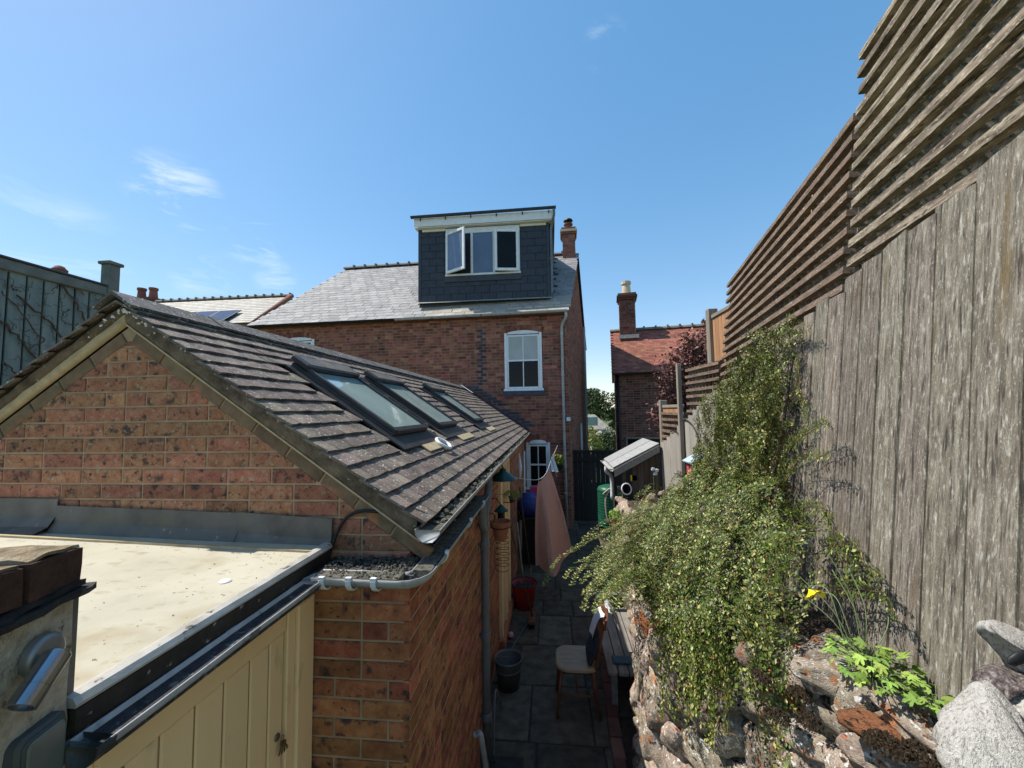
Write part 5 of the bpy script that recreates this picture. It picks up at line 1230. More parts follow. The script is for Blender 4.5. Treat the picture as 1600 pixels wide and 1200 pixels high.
# ------------------------------------------------------------------ cotoneaster
cot = thing('cotoneaster', 'arching small leaved cotoneaster spilling over the stone wall and fence', 'shrub', (1.15, 2.9, 1.9))
rc = random.Random(31); LF, LP, BE, TWG = MB(), MB(), MB(), MB()
def leaf(p, d, up, s, f_=.5):
    mb = LP if rc.random() < .03+.55*f_*f_ else LF
    if rc.random() < .006:
        BE.rnd = rc.uniform(.01, .99); r = .0045; BE.lathe([(.0004, -r), (r, 0), (.0004, r)], Matrix.Translation(p), 5); return
    mb.rnd = rc.uniform(.01, .99); e = d.cross(up)
    if e.length < 1e-4: return
    e.normalize(); q = p+d*s*.95+up*s*rc.uniform(-.1, .35)
    mb.face(mb.pt(p), mb.pt(q+e*s*.52), mb.pt(p+d*s*1.9), mb.pt(q-e*s*.52))
def sprig(pts, side_hint, tl=.06, step=.018, ls=.0082, dens=1.0):
    """a branch with herringbone side twigs; pts is a smooth polyline"""
    TWG.tube(pts, [.0024*(1-.75*i/(len(pts)-1)) for i in range(len(pts))], 4, False)
    tot = sum((b-a).length for a, b in zip(pts, pts[1:])); acc_ = 0; s_ = 0; sg = 1
    for a, b in zip(pts, pts[1:]):
        L = (b-a).length; t = (b-a)/max(L, 1e-6); sd = t.cross(side_hint)
        if sd.length < .1: sd = t.orthogonal()
        sd.normalize(); up = sd.cross(t)
        if up.z < -.2: up = -up
        while s_ < acc_+L:
            f_ = s_/tot; p = a+t*(s_-acc_); sg = -sg
            if rc.random() < dens:
                ln = tl*(1-.72*f_)*rc.uniform(.55, 1.1)*min(1, .35+f_*4)
                dirn = (sd*sg*.8+t*.62+up*rc.uniform(-.15, .45)).normalized(); k = max(2, int(ln/.0105))
                for i in range(k):
                    q = p+dirn*(ln*(i+.6)/k)-Z*(.05*ln*(i/k)**2)
                    for sd2 in (-1, 1): leaf(q, (dirn*.5+dirn.cross(up)*sd2*.85+up*rc.uniform(-.1, .5)).normalized(), up, ls*rc.uniform(.55, 1.5), f_*.6+.4*i/k)
            s_ += step*rc.uniform(.75, 1.25)
        acc_ += L
def hgt(y):
    T = [(1.5, .04), (1.75, .22), (2.1, .42), (2.6, .60), (3.2, .60), (4.0, .45), (5.0, .28), (6.0, .10), (7, .03)]
    for a, b in zip(T, T[1:]):
        if y <= b[0]: return a[1]+(b[1]-a[1])*max(0, (y-a[0])/(b[0]-a[0]))
    return .05
def surf(y, b):
    c, f_ = crest(y), foot(y); d, n = wnorm(y); n = n if n.x < 0 else -n
    if b <= 1:
        p = f_.lerp(c, b); return p+Z*(hgt(y)*(1-b)**.8+.10*math.sin(PI*min(1, b))+.03+.20*noise.noise(V((y*3.0, b*2.4, 3)))+.07*noise.noise(V((y*6, b*6, 9))))
    e = b-1; return c+n*(.05+.10*min(e, .5))+Z*(.05-e*.9+(-.05 if e > .1 else 0))
# mound, overlapping from the fence outwards
for i in range(620):
    y0 = rc.triangular(1.62, 5.9, 2.3); b0 = rc.uniform(-.05, .95); L = rc.uniform(.25, .62); wy = -rc.uniform(.0, .55)
    c = (crest(y0)-foot(y0)).length
    pts = []; n = 8; lift = rc.uniform(-.06, .05) if rc.random() < .6 else rc.uniform(.06, .2)
    for k in range(n+1):
        t = k/n; yy_ = y0+wy*L*t; b = b0+t*L/max(.25, c)
        if yy_ < 1.56: yy_ = 1.56+rc.uniform(0, .01)
        bb_ = min(b, 1.0)
        p = surf(yy_, bb_)
        if b > 1:
            d, nv = wnorm(yy_); nv = nv if nv.x < 0 else -nv; ex = min((b-1)*c, .5 if yy_ < 2.15 or yy_ > 3.8 else .05); p = p+nv*ex*(.30 if yy_ < 3.2 else .5)-Z*(ex*.45+ex*ex*1.2)
        pts.append(p+Z*(lift*math.sin(PI*min(1, t*1.1)))+V((rc.gauss(0, .004), rc.gauss(0, .004), rc.gauss(0, .004))))
    mid_ = pts[4]
    if noise.noise(V((mid_.x*7, mid_.y*7, mid_.z*7+4)))+.35*noise.noise(mid_*19) < -.01: continue
    sprig(pts, V((rc.gauss(0, .25), rc.gauss(0, .25), 1)), tl=rc.uniform(.05, .095))
# strands hanging down the face of the wall
for i in range(85):
    y0 = rc.gauss(2.12, .10) if i < 50 else (rc.uniform(1.75, 2.35) if i < 78 else rc.uniform(4.0, 4.8)); L = rc.uniform(.2, .62) if i < 50 else rc.uniform(.05, .22); pts = []
    for k in range(8): t = k/7; pts.append(surf(y0+.06*math.sin(i+t*2), .82+.2*min(1, t*3)+max(0, t-.2)*L/.9)+V((rc.gauss(0, .005),)*3))
    d, nv = wnorm(y0); nv = nv if nv.x < 0 else -nv
    sprig(pts, nv, tl=rc.uniform(.03, .055), dens=.8)
# the long arching branches over the passage, measured on the photograph
for (pts_, yy0, yy1, tl) in ((((1000, 800), (950, 832), (905, 855), (868, 880), (852, 915)), 3.9, 3.3, .05), (((1010, 830), (960, 862), (918, 882), (895, 893), (882, 905)), 3.6, 3.1, .05), (((1000, 870), (955, 895), (925, 925), (912, 955)), 3.2, 2.7, .05), (((1015, 890), (965, 905), (940, 930), (925, 952)), 3.0, 2.6, .05), (((985, 850), (930, 868), (905, 885), (892, 912)), 3.6, 3.0, .045), (((1020, 790), (980, 810), (950, 826), (930, 842)), 4.6, 4.1, .05), (((1030, 870), (990, 905), (970, 935), (955, 958)), 2.7, 2.4, .05), (((1050, 880), (1000, 900), (960, 915), (935, 935)), 2.8, 2.6, .06), (((1010, 800), (965, 822), (925, 838), (890, 862)), 4.2, 3.7, .06), (((1040, 830), (980, 850), (940, 862), (900, 878)), 3.6, 3.3, .06), (((1030, 850), (985, 870), (945, 890), (915, 905)), 3.3, 3.0, .06)):
    m_ = len(pts_)-1
    for rep in range(2):
        q = smoothpath([A(a, b, y=yy0+(yy1-yy0)*i/m_+rep*.08)+V((rc.gauss(0, .01), 0, rc.gauss(0, .015))) for i, (a, b) in enumerate(pts_)], 4)
        sprig(q, V((0, .2, 1)), tl=tl)
for i in range(46):
    a0 = V((rc.uniform(985, 1030), rc.uniform(800, 905), 0)); yq = 4.3-(a0.y-800)/105*1.8; L = rc.uniform(35, 95); sl_ = rc.uniform(.25, .75)
    pts_ = [(a0.x-L*t, a0.y-6*math.sin(PI*t)+L*sl_*t+18*t*t) for t in (0, .33, .66, 1)]
    q = smoothpath([A(px, py, y=yq-.45*k/3) for k, (px, py) in enumerate(pts_)], 4); sprig(q, V((rc.gauss(0, .3), .1, 1)), tl=rc.uniform(.045, .07))
# climbing part on the boards
for i in range(380):
    y0 = rc.uniform(2.45, 5.0); lo_ = foot(y0).z+.25; hi_ = min(ftop(y0)-.02, 3.50-.20*(y0-2.4))
    if rc.random() < .3: y0 = rc.uniform(2.42, 3.2)
    z0 = rc.uniform(lo_, hi_); L = rc.uniform(.18, .45); a = rc.uniform(-.1, .9); off = rc.uniform(.04, .20); pts = []
    for k in range(7):
        t = k/6; z = z0+L*t*math.cos(a); y_ = y0-L*t*math.sin(a)*.8
        if y_ < 2.38: y_ = 2.38+rc.uniform(0, .02)
        z = min(z, hi_+.06); pts.append((FE(y_, z, off+.05*math.sin(PI*t)) if y_ < 4.95 else F3(y_-4.95, z, off))-Z*(.08*t*t if a > .5 else 0))
    sprig(pts, (FN+V((rc.gauss(0, .4), rc.gauss(0, .4), rc.gauss(0, .4)))).normalized(), tl=rc.uniform(.06, .10), step=.015, dens=1)
for (pts_, o) in ((((1205, 545), (1220, 525), (1245, 512), (1268, 512)), .07), (((1175, 580), (1200, 545), (1225, 522), (1250, 520)), .06), (((1235, 640), (1250, 600), (1248, 570), (1240, 545)), .05), (((1245, 700), (1255, 670), (1258, 640), (1250, 610)), .05), (((1230, 700), (1265, 675), (1285, 660), (1300, 668)), .10), (((1215, 760), (1240, 725), (1265, 712), (1295, 715)), .10), (((1290, 850), (1330, 850), (1345, 870)), .1), (((1300, 920), (1345, 915), (1375, 930), (1400, 965)), .08), (((1310, 880), (1350, 890), (1372, 905)), .08), (((1280, 800), (1300, 820), (1305, 850)), .1), (((1240, 800), (1275, 790), (1298, 812)), .12), (((1270, 870), (1310, 860), (1345, 880)), .1)):
    for rep in range(2):
        q = smoothpath([A(a+rc.gauss(0, 4), b+rc.gauss(0, 4), pl=(FE(2, 3, o+rep*.02), FN)) for (a, b) in pts_], 5); sprig(q, FN, tl=.055)
obj('foliage', LF, 'cot_leaf', cot, kind='stuff'); obj('pale_tip_foliage', LP, 'cot_leaf_pale', cot, kind='stuff'); obj('berries', BE, 'berry', cot, kind='stuff'); obj('twigs', TWG, 'twig', cot, kind='stuff')  # pale tips over dark inner leaves: clump light and dark put into colour
def limbs(mb):
    for (a, b, c) in (((1.4, 3.2, 1.95), (1.25, 2.9, 2.25), FE(2.7, 2.9, .06)), ((1.4, 3.2, 1.95), (1.5, 3.4, 2.4), FE(3.6, 2.9, .07)), ((1.4, 3.2, 1.95), (1.1, 3.0, 2.25), surf(3.0, .9)), ((1.4, 3.2, 1.95), (1.0, 2.6, 2.3), surf(2.1, .8)), ((1.4, 3.2, 1.95), (1.35, 4.0, 2.2), surf(4.6, .6)), ((1.4, 3.2, 1.95), (1.3, 2.6, 2.4), FE(2.5, 3.3, .06))):
        mb.tube(smoothpath([a, b, c], 6), [.02-.0012*i for i in range(13)], 6)
mpart('stems', 'bark', cot, limbs, True)

# ------------------------------------------------------------------ copper leaved tree beyond the trellis
ct = A(1075, 585, y=8.2); cop = thing('copper_tree', 'purple copper leaved small tree behind the fence posts', 'tree', (ct.x+.1, 8.2, 1.5))
rk = random.Random(8); mbw, mbl = MB(), MB()
for (px_, py_) in ((1100, 495), (1095, 535), (1070, 520), (1055, 545), (1045, 560), (1035, 590), (1030, 640), (1045, 625), (1060, 600), (1085, 555), (1075, 570), (1050, 590), (1022, 650), (1040, 650), (1090, 520), (1068, 540), (1030, 575), (1055, 640), (1080, 530), (1062, 560), (1100, 550), (1092, 570), (1030, 612)):
    e = A(px_, py_, y=8.2+rk.uniform(-.3, .3)); b = V((ct.x+.1, 8.2, 1.5)); m_ = b.lerp(e, .55)+V((.1, 0, .15))
    q = smoothpath([b, m_, e], 6); mbw.tube(q, [.022-.0015*i for i in range(len(q))], 5)
    thin = py_ < 500
    for i in range(340 if not thin else 70):
        t = rk.uniform(.62, 1) if not thin else rk.uniform(.8, 1); p = q[min(len(q)-1, int(t*(len(q)-1)))]+V((rk.gauss(0, .10 if not thin else .03), rk.gauss(0, .10), rk.gauss(0, .09)))
        d = V((rk.gauss(0, 1), rk.gauss(0, 1), rk.gauss(-.3, .8))).normalized(); g = d.orthogonal().normalized(); g.rotate(Matrix.Rotation(rk.random()*6, 3, d)); s_ = rk.uniform(.024, .046)
        mbl.rnd = rk.uniform(.01, .99); mbl.face(mbl.pt(p-d*s_), mbl.pt(p+g*s_*.55), mbl.pt(p+d*s_), mbl.pt(p-g*s_*.55))
obj('trunk', mbw, 'bark', cop, True); obj('crown', mbl, 'copper_leaf', cop, kind='stuff')

# ------------------------------------------------------------------ Welsh poppies, driftwood
def lobed(seed):
    rl = random.Random(seed); mb = MB(); pts = []
    lobes = [(-.95, .55), (-.45, .85), (0, 1.0), (.45, .85), (.95, .55)]
    pts.append((0, 0))
    for i, (a, r) in enumerate(lobes):
        a *= 1.25; r *= rl.uniform(.85, 1.1)
        for (da, k) in ((-.22, .62), (-.16, .86), (-.05, .90), (0, 1.0), (.07, .88), (.17, .80), (.22, .6)): pts.append((math.sin(a+da)*r*k, math.cos(a+da)*r*k))
        if i < 4: am = (a+lobes[i+1][0]*1.25)/2; pts.append((math.sin(am)*r*.40, math.cos(am)*r*.40))
    c = mb.pt((0, .35, .05)); ids = [mb.pt((x, y, .10*math.sin(3.1*y)-.22*x*x-.12*y*y)) for x, y in pts]
    for i in range(len(ids)): mb.face(c, ids[i], ids[(i+1) % len(ids)])
    return setm(mb.mesh('leaf', (0, 0, 0), False), 'lime_leaf')
LL = [lobed(i) for i in range(5)]
def clump(label, centre, n, spread, hgt_, seed, size):
    rl = random.Random(seed); t = thing('poppy_plant', label, 'plant', centre); st = MB()
    for i in range(n):
        a = rl.uniform(0, 2*PI); r = spread*math.sqrt(rl.random()); tip = V(centre)+V((math.cos(a)*r*.8, math.sin(a)*r, hgt_*rl.uniform(.35, 1)*(1-.4*r/spread)))
        st.tube(smoothpath([V(centre)+V((math.cos(a), math.sin(a), 0))*r*.15, V(centre).lerp(tip, .6)+Z*.015, tip], 4), .0016, 4, False)
        s_ = size*rl.uniform(.6, 1.2)
        M = Matrix.Translation(tip)@Matrix.Rotation(a-PI/2+rl.gauss(0, .5), 4, 'Z')@Matrix.Rotation(rl.gauss(-.25, .35), 4, 'X')@Matrix.Rotation(rl.gauss(0, .3), 4, 'Y')@Matrix.Diagonal((s_, s_, s_, 1))
        piece('leaf', rl.choice(LL), t, M)
    obj('stalks', st, 'stem', t, kind='stuff'); return t
pc1 = A(1365, 1065, z=2.13); pc2 = A(1465, 1120, z=2.13)
pp1 = clump('bright lime poppy plant with yellow flower on the wall top', pc1, 84, .125, .13, 3, .040)
clump('smaller lime green plant between the wall top and the driftwood', pc2, 40, .075, .09, 6, .030)
fc = A(1264, 925, y=1.62)
fl_ = thing('yellow_poppy', 'nodding yellow poppy flower in front of the cotoneaster', 'flower', fc-Z*.2)
mpart('stalk', 'stem', fl_, lambda mb: mb.tube(smoothpath([pc1+V((-.03, .05, 0)), pc1.lerp(fc, .6)+Z*.10, fc+V((.012, 0, .022)), fc+V((0, 0, .012))], 6), .0018, 5), True)
for k in range(4):
    M = Matrix.Translation(fc+Z*.01)@Matrix.Rotation(2.4, 4, 'X')@Matrix.Rotation(.35, 4, 'Y')@Matrix.Rotation(k*PI/2, 4, 'Z')
    mb = MB(); ids = []
    for i in range(5):
        for j in range(5): a = (j-2)/2*.85; r = .040*i/4; ids.append(mb.pt(M@V((r*math.sin(a), r*math.cos(a)*.75, .022*(i/4)**.7+.002*math.sin(j*2+k)))))
    for i in range(4):
        for j in range(4): mb.face(ids[i*5+j], ids[i*5+j+1], ids[(i+1)*5+j+1], ids[(i+1)*5+j])
    obj('petal', mb, 'poppy_yellow', fl_, True)
fc2 = A(1284, 930, y=1.60)
f2_ = thing('yellow_poppy', 'smaller half closed yellow poppy beside the nodding one', 'flower', fc2-Z*.2)
mpart('stalk', 'stem', f2_, lambda mb: mb.tube(smoothpath([pc1+V((0, .05, 0)), pc1.lerp(fc2, .6)+Z*.08, fc2+V((.008, 0, .01)), fc2], 6), .0016, 5), True)
mpart('petal', 'poppy_yellow', f2_, lambda mb: mb.lathe([(.001, -.014), (.009, -.006), (.011, .004), (.002, .014)], Matrix.Translation(fc2)@Matrix.Rotation(1.7, 4, 'Y'), 9), True)
for k, (a, b, bud) in enumerate(((1292, 862, 1), (1328, 893, 1), (1245, 897, 1), (1243, 922, 1), (1385, 940, 0), (1300, 890, 0))):
    e = A(a, b, y=1.58)
    sb_ = thing('poppy_bud', ('slender poppy stalk with pale bud highest of the group', 'poppy stalk with round seed head right of the yellow flower', 'poppy bud just above the yellow flower', 'poppy bud just left of the yellow flower', 'curved bare poppy stalk leaning towards the fence', 'bare upright poppy stalk above the lime leaves')[k], 'flower bud', pc1)
    mpart('stalk', 'stem', sb_, lambda mb: mb.tube(smoothpath([pc1+V((random.uniform(-.03, .03), .04, .02)), pc1.lerp(e, .55)+Z*.02+X*.02, e], 6), .0016, 5), True)
    if bud: mpart('bud', 'stem', sb_, lambda mb: mb.lathe([(.0008, -.011), (.006, -.005), (.0065, .003), (.001, .012)], Matrix.Translation(e), 8), True)
dw = thing('driftwood', 'bleached knotty driftwood stump in the lower right corner', 'driftwood', A(1570, 1190, y=.98))
rdw = random.Random(14)
def strand(mb, pts, rads, sd, n=22):
    """one twisted, grooved limb of the stump"""
    path = smoothpath(pts, 9); ids = []; m = len(path)-1
    for i, p in enumerate(path):
        f_ = i/m*(len(rads)-1); j = min(len(rads)-2, int(f_)); r = rads[j]+(rads[j+1]-rads[j])*(f_-j); row_ = []
        for q in range(n):
            a = 2*PI*q/n; g = abs(noise.noise(V((math.cos(a+p.z*5)*2.2+sd, math.sin(a+p.z*5)*2.2, p.z*2))))
            rr_ = r*(.74+.80*g+.06*noise.noise(V((math.cos(a)*6, math.sin(a)*6, p.z*20+sd))))
            row_.append(mb.pt(p+V((math.cos(a)*rr_, math.sin(a)*rr_, .25*rr_*math.sin(a*2+sd)))))
        ids.append(row_)
    for i in range(m):
        for q in range(n): mb.face(ids[i][q], ids[i][(q+1) % n], ids[i+1][(q+1) % n], ids[i+1][q])
    mb.face(*ids[-1])
B_ = lambda px, py, y: A(px, py, y=y)
mpart('trunk', 'driftwood', dw, lambda mb: strand(mb, [B_(1590, 1300, .95), B_(1568, 1200, .965), B_(1555, 1140, .98), B_(1550, 1100, 1.0), B_(1540, 1068, 1.02)], [.098, .086, .066, .042, .012], 1, 34), True)
mpart('side_root', 'driftwood', dw, lambda mb: strand(mb, [B_(1660, 1280, .98), B_(1640, 1180, .985), B_(1610, 1110, 1.0), B_(1590, 1085, 1.02)], [.08, .07, .05, .02], 4, 30), True)
mpart('upper_limb', 'driftwood', dw, lambda mb: strand(mb, [B_(1690, 1090, 1.06), B_(1640, 1045, 1.06), B_(1595, 1010, 1.06), B_(1562, 988, 1.06), B_(1545, 972, 1.065)], [.075, .066, .052, .034, .012], 7, 30), True)
mpart('dark_heart', 'driftwood_dark', dw, lambda mb: strand(mb, [B_(1535, 1100, 1.03), B_(1560, 1072, 1.035), B_(1590, 1055, 1.04), B_(1625, 1065, 1.045)], [.02, .034, .040, .04], 9, 24), True)
hol = A(1592, 1028, y=.985)
mpart('hollow_shade', 'black', dw, lambda mb: mb.lathe([(.001, -.020), (.010, -.014), (.0125, 0), (.010, .014), (.001, .020)], Matrix.Translation(hol)@Matrix.Rotation(1.05, 4, 'Y')@Matrix.Diagonal((1, .6, 1.3, 1)), 14), True)  # solid black lump, stands in for the shade of a cavity
# ------------------------------------------------------------------ gate, shed, water butt
gz_ = A(925, 703, y=11.0).z; gx0 = hp(SK*.6, .6, 0).x+.02; gx1 = A(958, 705, y=11.0).x
gate = thing('garden_gate', 'tall dark board gate closing the passage beside the house', 'gate', ((gx0+gx1)/2, 11, 0))
xx = gx0
while xx < gx1+.9:
    mpart('board', 'gate_wood', gate, lambda mb: mb.bbox((xx+.003, 10.99, .03), (xx+.117, 11.012, gz_-.06), .003)); xx += .12
mpart('top_rail', 'gate_wood', gate, lambda mb: mb.bbox((gx0, 10.955, gz_-.058), (gx1+.95, 11.03, gz_), .005))
mpart('cross_rail', 'gate_wood', gate, lambda mb: mb.bbox((gx0, 10.955, gz_-.3), (gx1+.95, 10.988, gz_-.2), .005))
mpart('post', 'gate_wood', gate, lambda mb: mb.bbox((gx1+.96, 10.94, 0), (gx1+1.06, 11.04, gz_+.05), .005))
sx0, sz0, sx1, sz1 = 1.13, 2.05, 1.80, 2.40
shed = thing('small_shed', 'small lean-to log shed with grey felt roof against the far fence', 'shed', (1.5, 7.6, 0))
for k, (y0, y1) in enumerate(((6.95, 7.52), (7.528, 8.15))):
    mpart('felt_sheet', 'felt', shed, lambda mb: mb.prism([V((sx0-.10, y0, sz0-.05)), V((sx1, y0, sz1)), V((sx1, y1, sz1)), V((sx0-.10, y1, sz0-.05))], (0, 0, .018+k*.004)))
mpart('roof_board', 'shed_wood', shed, lambda mb: mb.prism([V((sx0-.08, 6.99, sz0-.065)), V((sx1, 6.99, sz1-.02)), V((sx1, 8.1, sz1-.02)), V((sx0-.08, 8.1, sz0-.065))], (0, 0, .014)))
mpart('barge_board', 'bench_wood', shed, lambda mb: mb.prism([V((sx0-.08, 6.93, sz0-.06)), V((sx1, 6.93, sz1-.015)), V((sx1, 6.93, sz1-.13)), V((sx0-.08, 6.93, sz0-.19))], (0, .022, 0)))
x_ = 1.34
while x_ < sx1-.02:
    mpart('board', 'shed_wood', shed, lambda mb: mb.bbox((x_+.002, 7.0, .9), (x_+.098, 7.022, sz0+(x_-sx0)*.52-.08), .003)); x_ += .10
mpart('corner_post', 'shed_wood', shed, lambda mb: mb.bbox((sx0+.05, 7.02, 0), (sx0+.12, 7.09, sz0-.06), .005))
mpart('corner_post', 'shed_wood', shed, lambda mb: mb.bbox((sx0+.05, 8.0, 0), (sx0+.12, 8.07, sz0-.06), .005))
mpart('back_panel', 'gate_wood', shed, lambda mb: mb.box((sx1-.03, 7.03, .5), (sx1-.005, 8.05, sz1-.06)))
mpart('gutter', 'grey_gutter', shed, lambda mb: mb.gutter([V((sx0-.13, 6.95, sz0-.06)), V((sx0-.13, 8.15, sz0-.06))], .045), True)
mpart('down_pipe', 'white_paint', shed, lambda mb: mb.tube(smoothpath([(sx0-.13, 7.6, sz0-.1), (sx0-.13, 7.6, sz0-.2), (sx0-.02, 7.75, sz0-.34), (sx0-.02, 7.75, sz0-.75)], 4), .034, 10), True)
bc = A(953, 790, y=9.6); bx0 = bc.x; btop = A(953, 757, y=9.6).z
butt = thing('water_butt', 'green ribbed plastic water butt with domed lid by the gate', 'water butt', (bx0, 9.6, 0))
prof = [(.20, .30)]
zz = .30
while zz < btop-.14: prof += [(.275, zz+.01), (.283, zz+.03), (.275, zz+.05)]; zz += .065
prof += [(.27, btop-.13)]
mpart('barrel', 'green_plastic', butt, lambda mb: mb.lathe(prof, Matrix.Translation((bx0, 9.6, 0)), 28), True)
mpart('lid', 'green_plastic', butt, lambda mb: mb.lathe([(.285, btop-.135), (.285, btop-.11), (.25, btop-.05), (.14, btop-.012), (.001, btop)], Matrix.Translation((bx0, 9.6, 0)), 28), True)
mpart('stand', 'joint', butt, lambda mb: mb.lathe([(.24, 0), (.24, .30), (.001, .30)], Matrix.Translation((bx0, 9.6, 0)), 20))
hp_ = [A(a, b, y=9.25) for a, b in ((942, 772), (950, 765), (957, 762), (952, 768), (947, 775), (946, 790), (949, 812), (952, 818))]
tag(mpart('garden_hose', 'hose_pink', None, lambda mb: mb.tube(smoothpath(hp_, 5), .013, 7), True), 'pale pink hose hanging in a loop on the green water butt', 'hose')
hb = A(979, 764, y=6.85)
bk = thing('hanging_bucket', 'dark bucket with white rim hanging open end out on the small shed', 'bucket', hb-Z*.15)
MBK = Matrix.Translation(hb)@Matrix.Rotation(1.35, 4, 'X')@Matrix.Rotation(.35, 4, 'Y')
mpart('body', 'black', bk, lambda mb: mb.lathe([(.075, -.02), (.09, .0), (.075, -.02), (.06, -.20), (.001, -.20)], MBK, 18), True)
mpart('rim', 'white_paint', bk, lambda mb: mb.tube([MBK@V((.088*math.cos(t), .088*math.sin(t), .0)) for t in [2*PI*i/20 for i in range(21)]], .011, 7, False), True)
for k, (px_, py_, m, lb, h) in enumerate(((983, 800, 'terracotta', 'orange plant pot on the wall below the hanging bucket', .12), (990, 803, 'red_plastic', 'small red pot beside the orange one on the wall', .10), (1009, 792, 'terracotta', 'round terracotta pot lying among the rocks by the shed', .11))):
    c = A(px_, py_, y=6.6); t = thing('plant_pot', lb, 'pot', c)
    mpart('body', m, t, lambda mb: mb.lathe([(.001, 0), (.045, 0), (.06, h*.8), (.068, h*.8), (.068, h), (.058, h), (.05, h*.6)], Matrix.Translation(c), 16), False)
    mpart('soil', 'earth', t, lambda mb: mb.lathe([(.056, h*.85), (.001, h*.87)], Matrix.Translation(c), 12))
yl = A(990, 747, y=7.0); tag(mpart('yellow_box', 'poppy_yellow', None, lambda mb: mb.bbox(yl-V((.05, 0, .05)), yl+V((.06, .06, .05)), .008)), 'small yellow box hung under the eave of the small shed', 'box')
gpz = A(962, 806, y=6.3); gpl = thing('potted_herb', 'small bright green leafy plant in front of the water butt', 'plant', gpz-Z*.14)
mb = MB(); leafcloud(mb, gpz, (.11, .11, .10), 420, .022, random.Random(3)); obj('foliage', mb, 'lime_leaf', gpl, kind='stuff')
mpart('pot', 'terracotta', gpl, lambda mb: mb.lathe([(.001, -.2), (.06, -.2), (.08, -.08), (.088, -.08), (.088, -.05), (.07, -.05), (.001, -.06)], Matrix.Translation(gpz), 16))
# white flowers
for k, (px_, py_) in enumerate(((1020, 733), (1026, 735), (1024, 740))):
    c = A(px_, py_, y=6.7)
    t = thing('white_flower', ('left of three white blooms by the small shed', 'right of three white blooms by the small shed', 'lowest of three white blooms by the small shed')[k], 'flower', c-Z*.4)
    mpart('stalk', 'stem', t, lambda mb: mb.tube([c-Z*.45, c-Z*.2+X*.01, c], .004, 5))
    for j in range(6):
        M = Matrix.Translation(c)@Matrix.Rotation(j*PI/3, 4, 'Y')@Matrix.Rotation(.5, 4, 'X')
        mpart('petal', 'cloth_white', t, lambda mb: mb.lathe([(.001, 0), (.012, .012), (.013, .025), (.001, .036)], M, 7), True)
# bird box on the fence
bp = A(1077, 718, y=5.55)
bh = thing('bird_box', 'red bird box with pale blue roof on the far fence', 'bird box', bp-Z*.2)
bo = F3(5.55-K3.y, bp.z, .0); 
M = frame_matrix(bo, D3, N3, Z)
mpart('box', 'birdhouse_red', bh, lambda mb: mb.bbox((-.10, .03, -.24), (.08, .17, -.03), .005, M))
mpart('side', 'shed_wood', bh, lambda mb: mb.bbox((-.108, .028, -.242), (-.101, .172, -.028), .002, M))
mpart('roof', 'birdhouse_blue', bh, lambda mb: mb.prism([M@V(p) for p in ((-.15, .20, -.04), (.13, .20, -.04), (.13, .02, .06), (-.15, .02, .06))], M.to_3x3()@V((0, .006, .016))))
mpart('entrance', 'black', bh, lambda mb: mb.lathe([(.018, .0), (.001, .0005)], M@Matrix.Translation((-.01, .1705, -.10))@Matrix.Rotation(-PI/2, 4, 'X'), 12))
# loose rocks near the shed
for k, (px_, py_, s_) in enumerate(((1018, 778, .13), (1034, 772, .11), (1005, 795, .12), (1038, 803, .12), (1022, 795, .10), (1046, 762, .09))):
    c = A(px_, py_, y=6.2-.1*k)
    tag(piece('rock', ST[(k*3) % 10], None, Matrix.Translation(c)@Matrix.Rotation(k, 4, 'Z')@Matrix.Diagonal((s_*1.3, s_, s_*.9, 1))), ('pale rock topmost at the corner of the small shed', 'pale rock against the fence right of the small shed', 'pale rock lowest left below the small shed boards', 'flat pale rock among the leaves below the bird box', 'pale rock in the middle of the heap by the shed', 'small tan rock at the foot of the fence by the shed')[k], 'rock')

# ------------------------------------------------------------------ passage: chair, bench, bucket, washing
CX, CY = .20, 4.30
chair = thing('wooden_chair', 'dark red wooden kitchen chair with pale seat facing the outbuilding', 'chair', (CX, CY, 0))
mpart('seat', 'seat_wood', chair, lambda mb: mb.slab((V((CX, CY, .44)), X, Y, Z), rrect(-.21, .21, -.205, .205, .12, 6), -.004, .03, .01, True))
for (sx_, sy_) in ((-1, -1), (-1, 1), (1, -1), (1, 1)):
    mpart('leg', 'chair_wood', chair, lambda mb: mb.tube([V((CX+sx_*.15, CY+sy_*.14, .44)), V((CX+sx_*.175, CY+sy_*.165, .25)), V((CX+sx_*.205, CY+sy_*.195, 0))], [.017, .021, .013], 10), True)
for sy_ in (-1, 1): mpart('stretcher', 'chair_wood', chair, lambda mb: mb.tube([V((CX-.18, CY+sy_*.17, .2)), V((CX+.18, CY+sy_*.17, .2))], .011, 8), True)
mpart('stretcher', 'chair_wood', chair, lambda mb: mb.tube([V((CX, CY-.17, .2)), V((CX, CY+.17, .2))], .011, 8), True)
for sy_ in (-1, 1): mpart('back_post', 'chair_wood', chair, lambda mb: mb.tube(smoothpath([(CX+.18, CY+sy_*.16, .45), (CX+.22, CY+sy_*.165, .65), (CX+.28, CY+sy_*.17, .90)], 4), .015, 8), True)
for i in range(4):
    yq = CY-.105+.07*i; mpart('spindle', 'chair_wood', chair, lambda mb: mb.tube([V((CX+.185, yq, .46)), V((CX+.275, yq, .87))], .008, 7), True)
def crestrail(mb):
    n = 8; ids = []
    for i in range(n+1):
        y = CY-.20+.40*i/n; bow = .03*(1-(2*i/n-1)**2)
        ids.append([mb.pt((CX+.265+bow, y, .84)), mb.pt((CX+.288+bow, y, .84)), mb.pt((CX+.30+bow, y, .93)), mb.pt((CX+.277+bow, y, .935))])
    for i in range(n):
        for q in range(4): mb.face(ids[i][q], ids[i][(q+1) % 4], ids[i+1][(q+1) % 4], ids[i+1][q])
    mb.face(*ids[0]); mb.face(*ids[n])
mpart('crest_rail', 'chair_wood', chair, crestrail)
